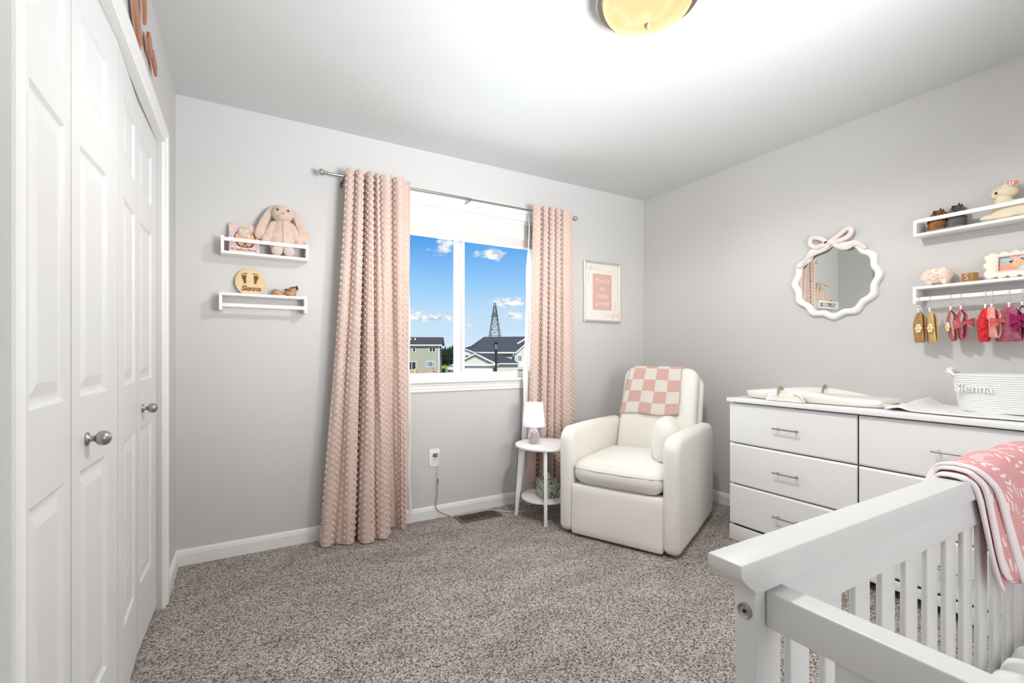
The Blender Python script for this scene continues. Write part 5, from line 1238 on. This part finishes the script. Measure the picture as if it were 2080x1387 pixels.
# left dormer gable
zg = 63.; yg = zg-55; pkx = X2(947, zg)
k = MB(); k.bb(X2(925, zg), X2(966, zg), yg, yg+4, 0, Z2(718, zg)); k.prism([(X2(925, zg), Z2(718, zg)), (X2(967, zg), Z2(718, zg)), (pkx, Z2(709.8, zg))], 4, 'xz', yg); k.build('gable_wall', M['sid2'], h2)
k = MB()
for s, xe, ze in ((-1, X2(924, zg), Z2(718.5, zg)), (1, X2(969, zg), Z2(718.5, zg))): k.prism([(pkx, Z2(708.3, zg)), (xe, ze+.1), (xe, ze-.06), (pkx, Z2(710, zg))][::s], .14, 'xz', yg-.3)
k.build('gable_trim', M['htrim'], h2)
win(h2, X2(945.5, zg), X2(951.6, zg), Z2(726.5, zg), Z2(721.5, zg), yg)
# right projecting gable
zg = 61.; yg = zg-55
k = MB(); k.bb(X2(1045.5, zg), X2(1110, zg), yg, yg+6, 0, Z2(716, zg)); k.prism([(X2(1047, zg), Z2(716, zg)), (X2(1110, zg), Z2(716, zg)), (X2(1078, zg), Z2(690, zg))], 6, 'xz', yg); k.build('right_gable_wall', M['sid2'], h2)
k = MB(); k.prism([(X2(1078, zg), Z2(688, zg)), (X2(1046, zg), Z2(716.5, zg)), (X2(1048.5, zg), Z2(717.5, zg)), (X2(1078, zg), Z2(691, zg))][::-1], .15, 'xz', yg-.3); k.build('right_gable_trim', M['htrim'], h2)
k = MB(); k.prism([(X2(1070, zg), Z2(685, zg)), (X2(1050, zg), Z2(697.2, zg)), (X2(1052, zg), Z2(699, zg)), (X2(1070, zg), Z2(688, zg))][::-1], .5, 'xz', yg-1.2); k.build('upper_gable_trim', M['htrim'], h2)
win(h2, X2(1053.2, zg), X2(1058.6, zg), Z2(734.5, zg), Z2(722, zg), yg, (X2(1055.9, zg),))
k = MB(); k.prism([(0, 0), (1.6, .5), (1.6, .62), (0, .12)], 3.2, 'yz', X2(1049, 58)); o = k.build('porch_roof', M['htrim'], h2, loc=(0, 3, Z2(743.5, 58)))
# lamp post
Z = 28.6; kk = Z/FPX
lp_ = thing('street_lamp', 'black lantern style street lamp in front of the garage', 'street lamp', ext(U(1007.5, Z), Z))
zt = lambda v: Vz(v, Z)-GZ
MB().cyl((0, 0, 0), (0, 0, zt(716)), .062, 14).build('lamp_pole', M['postb'], lp_, smooth=True)
MB().lathe([(0, zt(718)), (.085, zt(718)), (.085, zt(711)), (.075, zt(710)), (.0, zt(710))], (0, 0, 0), 16, cap=False).build('pole_collar', M['postb'], lp_)
k = MB()
for i in range(6):
    a = 2*pi*i/6+.3; k.tube([(.075*cos(a), .075*sin(a), zt(710.5)), (.165*cos(a), .165*sin(a), zt(698.7))], .014, 6)
k.build('lantern_ribs', M['postb'], lp_)
MB().lathe([(.06, zt(710)), (.15, zt(699))], (0, 0, 0), 12, cap=False).build('lantern_glass', mat('lantern_glass', (190, 196, 196), .2, alpha=.55), lp_)
MB().lathe([(0, zt(699)), (.19, zt(699)), (.19, zt(698)), (.10, zt(696)), (.04, zt(695)), (.015, zt(693)), (0, zt(692.5))], (0, 0, 0), 16, cap=False).build('lantern_cap', M['postb'], lp_)
# transmission tower
Z = 200.
tw = thing('transmission_tower', 'tapering steel lattice transmission tower rising behind the dark roof', 'tower', ext(U(1005.3, Z), Z), -YAW+R(12))
ht = Vz(615, Z)-GZ; hb = Vz(683, Z)-GZ; wb_ = 21/FPX*Z
def tw_w(z): return wb_*(1+(hb-z)/(ht-hb)*.84)*.5 if z < ht else 0
k = MB(); levels = [0, 4.5, 8.2, 11.4, 14.0, 16.3, 18.3, 20.0, 21.6, 23.0, 24.2]
k2 = MB()
for i in range(4):
    a = R(45+90*i); sx, sy = (1 if cos(a) > 0 else -1), (1 if sin(a) > 0 else -1); k.tube([(sx*tw_w(0), sy*tw_w(0), 0), (sx*tw_w(ht-.2)*.6, sy*tw_w(ht-.2)*.6, ht)], .14, 5)
k.build('main_legs', M['steel'], tw)
for z0_, z1_ in zip(levels[:-1], levels[1:]):
    for ax in range(4):
        def pt_(s, z):
            w2 = tw_w(z); return [(s*w2, -w2, z), (w2, s*w2, z), (-s*w2, w2, z), (-w2, -s*w2, z)][ax]
        k2.tube([pt_(-1, z0_), pt_(1, z1_)], .06, 4); k2.tube([pt_(1, z0_), pt_(-1, z1_)], .06, 4); k2.tube([pt_(-1, z1_), pt_(1, z1_)], .06, 4)
k2.build('cross_bracing', M['steel'], tw)
k = MB(); k.tube([(-1.6, 0, 19.6), (0, 0, 21.2), (1.2, 0, 19.6)], .25, 5); k.box((0, 0, 20), (2.2, 2.2, .5)); k.build('platform', M['steel'], tw)
# trees
def tree(label, u, Z, vtop, wd, seed, kind='fol'):
    r = random.Random(seed); h = Vz(vtop, Z)-GZ
    t = thing('conifer_tree' if kind == 'fol' else 'leafy_tree', label, 'tree', ext(U(u, Z), Z), 0, 'trees behind the houses')
    k = MB(); P = []; n = 22
    for i in range(34):
        f = i/33; row = []
        for j in range(n):
            a = 2*pi*j/n
            if kind == 'fol': rr = wd*.5*(1-f)**.8*(1+.32*((i % 3)-1)*.6)+.05
            else: rr = wd*.5*sqrt(max(0.001, 1-(f*2-1)**2))
            rr *= .75+.5*r.random(); row.append((rr*cos(a), rr*sin(a), h*.08+h*.92*f+r.uniform(-.2, .2)))
        P.append(row)
    k.grid(P, closed_v=True, flip=True); k.build('foliage', M[kind], t)
    MB().cyl((0, 0, 0), (0, 0, h*.3), .25, 8).build('trunk', M['bark'], t)
for i, (u, v, wd) in enumerate([(899, 707, 5.0), (904.5, 704.5, 5.2), (910, 706.5, 4.6), (914, 703.5, 4.8), (919, 701.5, 5), (924, 704, 5), (930, 706, 5), (937, 703, 5.2)]):
    tree(['dark conifer tree just right of the sage house', 'dark conifer second from the sage house', 'short dark conifer third from the sage house', 'dark conifer fourth from the sage house', 'tallest dark conifer next to the window mullion', 'dark conifer hidden mostly behind the window mullion', 'dark conifer behind the mullion right side', 'dark conifer at left edge of right pane'][i], u, 140+(i % 2)*16, v, wd*.62, i)
tree('leafy green tree peeking above the small gable roof', 951, 90, 705.8, 4.0, 22, 'folb'); tree('leafy olive tree beside the left slope of the dark roof', 958, 100, 704.0, 3.6, 23, 'folb')
# yard things by left house
Z = 60.
pc = thing('playhouse', 'small wooden gable roof frame with a red pennant in the yard', 'playhouse', ext(U(876, Z), Z), -YAW+R(25))
k = MB(); zr = Vz(750.5, Z)-GZ; ze = Vz(757.5, Z)-GZ
for s in (-1, 1): k.prism([(0, zr), (s*1.0, ze), (s*1.0, ze-.08), (0, zr-.08)][::-s], 1.6, 'xz', -.8)
k.build('plank_roof', M['wood_o'], pc)
k = MB()
for x in (-.8, .8):
    for y in (-.6, .6): k.bb(x-.05, x+.05, y-.05, y+.05, 0, ze)
k.build('corner_posts', M['wood_o'], pc)
k = MB(); k.cyl((0, -.7, zr), (0, -.7, zr+.35), .02, 6); k.add([(0, -.7, zr+.35), (.16, -.7, zr+.22), (0, -.7, zr+.1)], [(0, 1, 2)]); k.build('pennant', M['red'], pc)
Z = 62.
bx = thing('storage_bin', 'yellow storage bin on the patio of the sage house', 'storage bin', ext(U(843, Z), Z), -YAW); k = MB(); k.bb(-.2, .2, -.2, .2, 0, Vz(749.5, Z)-GZ-.06); k.build('bin_body', M['yellow'], bx, bevel=.03); MB().bb(-.22, .22, -.22, .22, Vz(749.5, Z)-GZ-.06, Vz(749.5, Z)-GZ).build('bin_lid', M['trim'], bx)
bx = thing('patio_chair', 'dark patio chair left of the yellow bin by sage house', 'chair', ext(U(832, Z), Z), -YAW); k = MB(); zc = Vz(745, Z)-GZ; k.bb(-.22, -.18, -.2, -.16, 0, zc); k.bb(.18, .22, -.2, -.16, 0, .55*zc); k.bb(-.22, -.18, .16, .2, 0, zc); k.bb(.18, .22, .16, .2, 0, .55*zc); k.build('chair_legs', M['black'], bx); MB().bb(-.24, .24, -.22, .22, .5*zc, .5*zc+.06).build('seat', M['black'], bx); MB().bb(-.25, -.2, -.22, .22, .55*zc, zc).build('backrest', M['black'], bx)
bx = thing('trash_bin', 'black wheeled trash bin beside the corner of the sage house', 'trash bin', ext(U(901, 80), 80), -YAW); MB().rbox((0, 0, .55), (.55, .6, 1.1), .08, 4).build('bin_body', M['black'], bx); MB().rbox((0, 0, 1.13), (.6, .66, .1), .04, 4).build('bin_lid', M['black'], bx)
car = thing('parked_car', 'white parked car partly hidden by the window mullion', 'car', ext(U(926, 97), 97), -YAW+R(70))
sd_ = [(-2.2, .35), (-2.2, .8), (-1.9, .95), (-1.1, 1.0), (-.6, 1.45), (.9, 1.48), (1.7, 1.05), (2.15, .95), (2.25, .6), (2.2, .35)]
k = MB(); k.prism(sd_[::-1], 1.7, 'xz', -.85); k.build('car_body', M['carw'], car, bevel=.08)
k = MB(); k.prism([(-1.0, 1.02), (-.58, 1.38), (.85, 1.40), (1.5, 1.06)][::-1], 1.74, 'xz', -.87); k.build('side_glass', M['carg'], car)
k = MB(); k.add([(-1.14, -.72, 1.04), (-1.14, .72, 1.04), (-.64, .66, 1.46), (-.64, -.66, 1.46)], [(0, 1, 2, 3)]); k.build('windshield', M['carg'], car)
for x in (-1.4, 1.4):
    for y in (-.8, .8): MB().cyl((x, y-.1, .33), (x, y+.1, .33), .33, 20).build('wheel', M['black'], car)
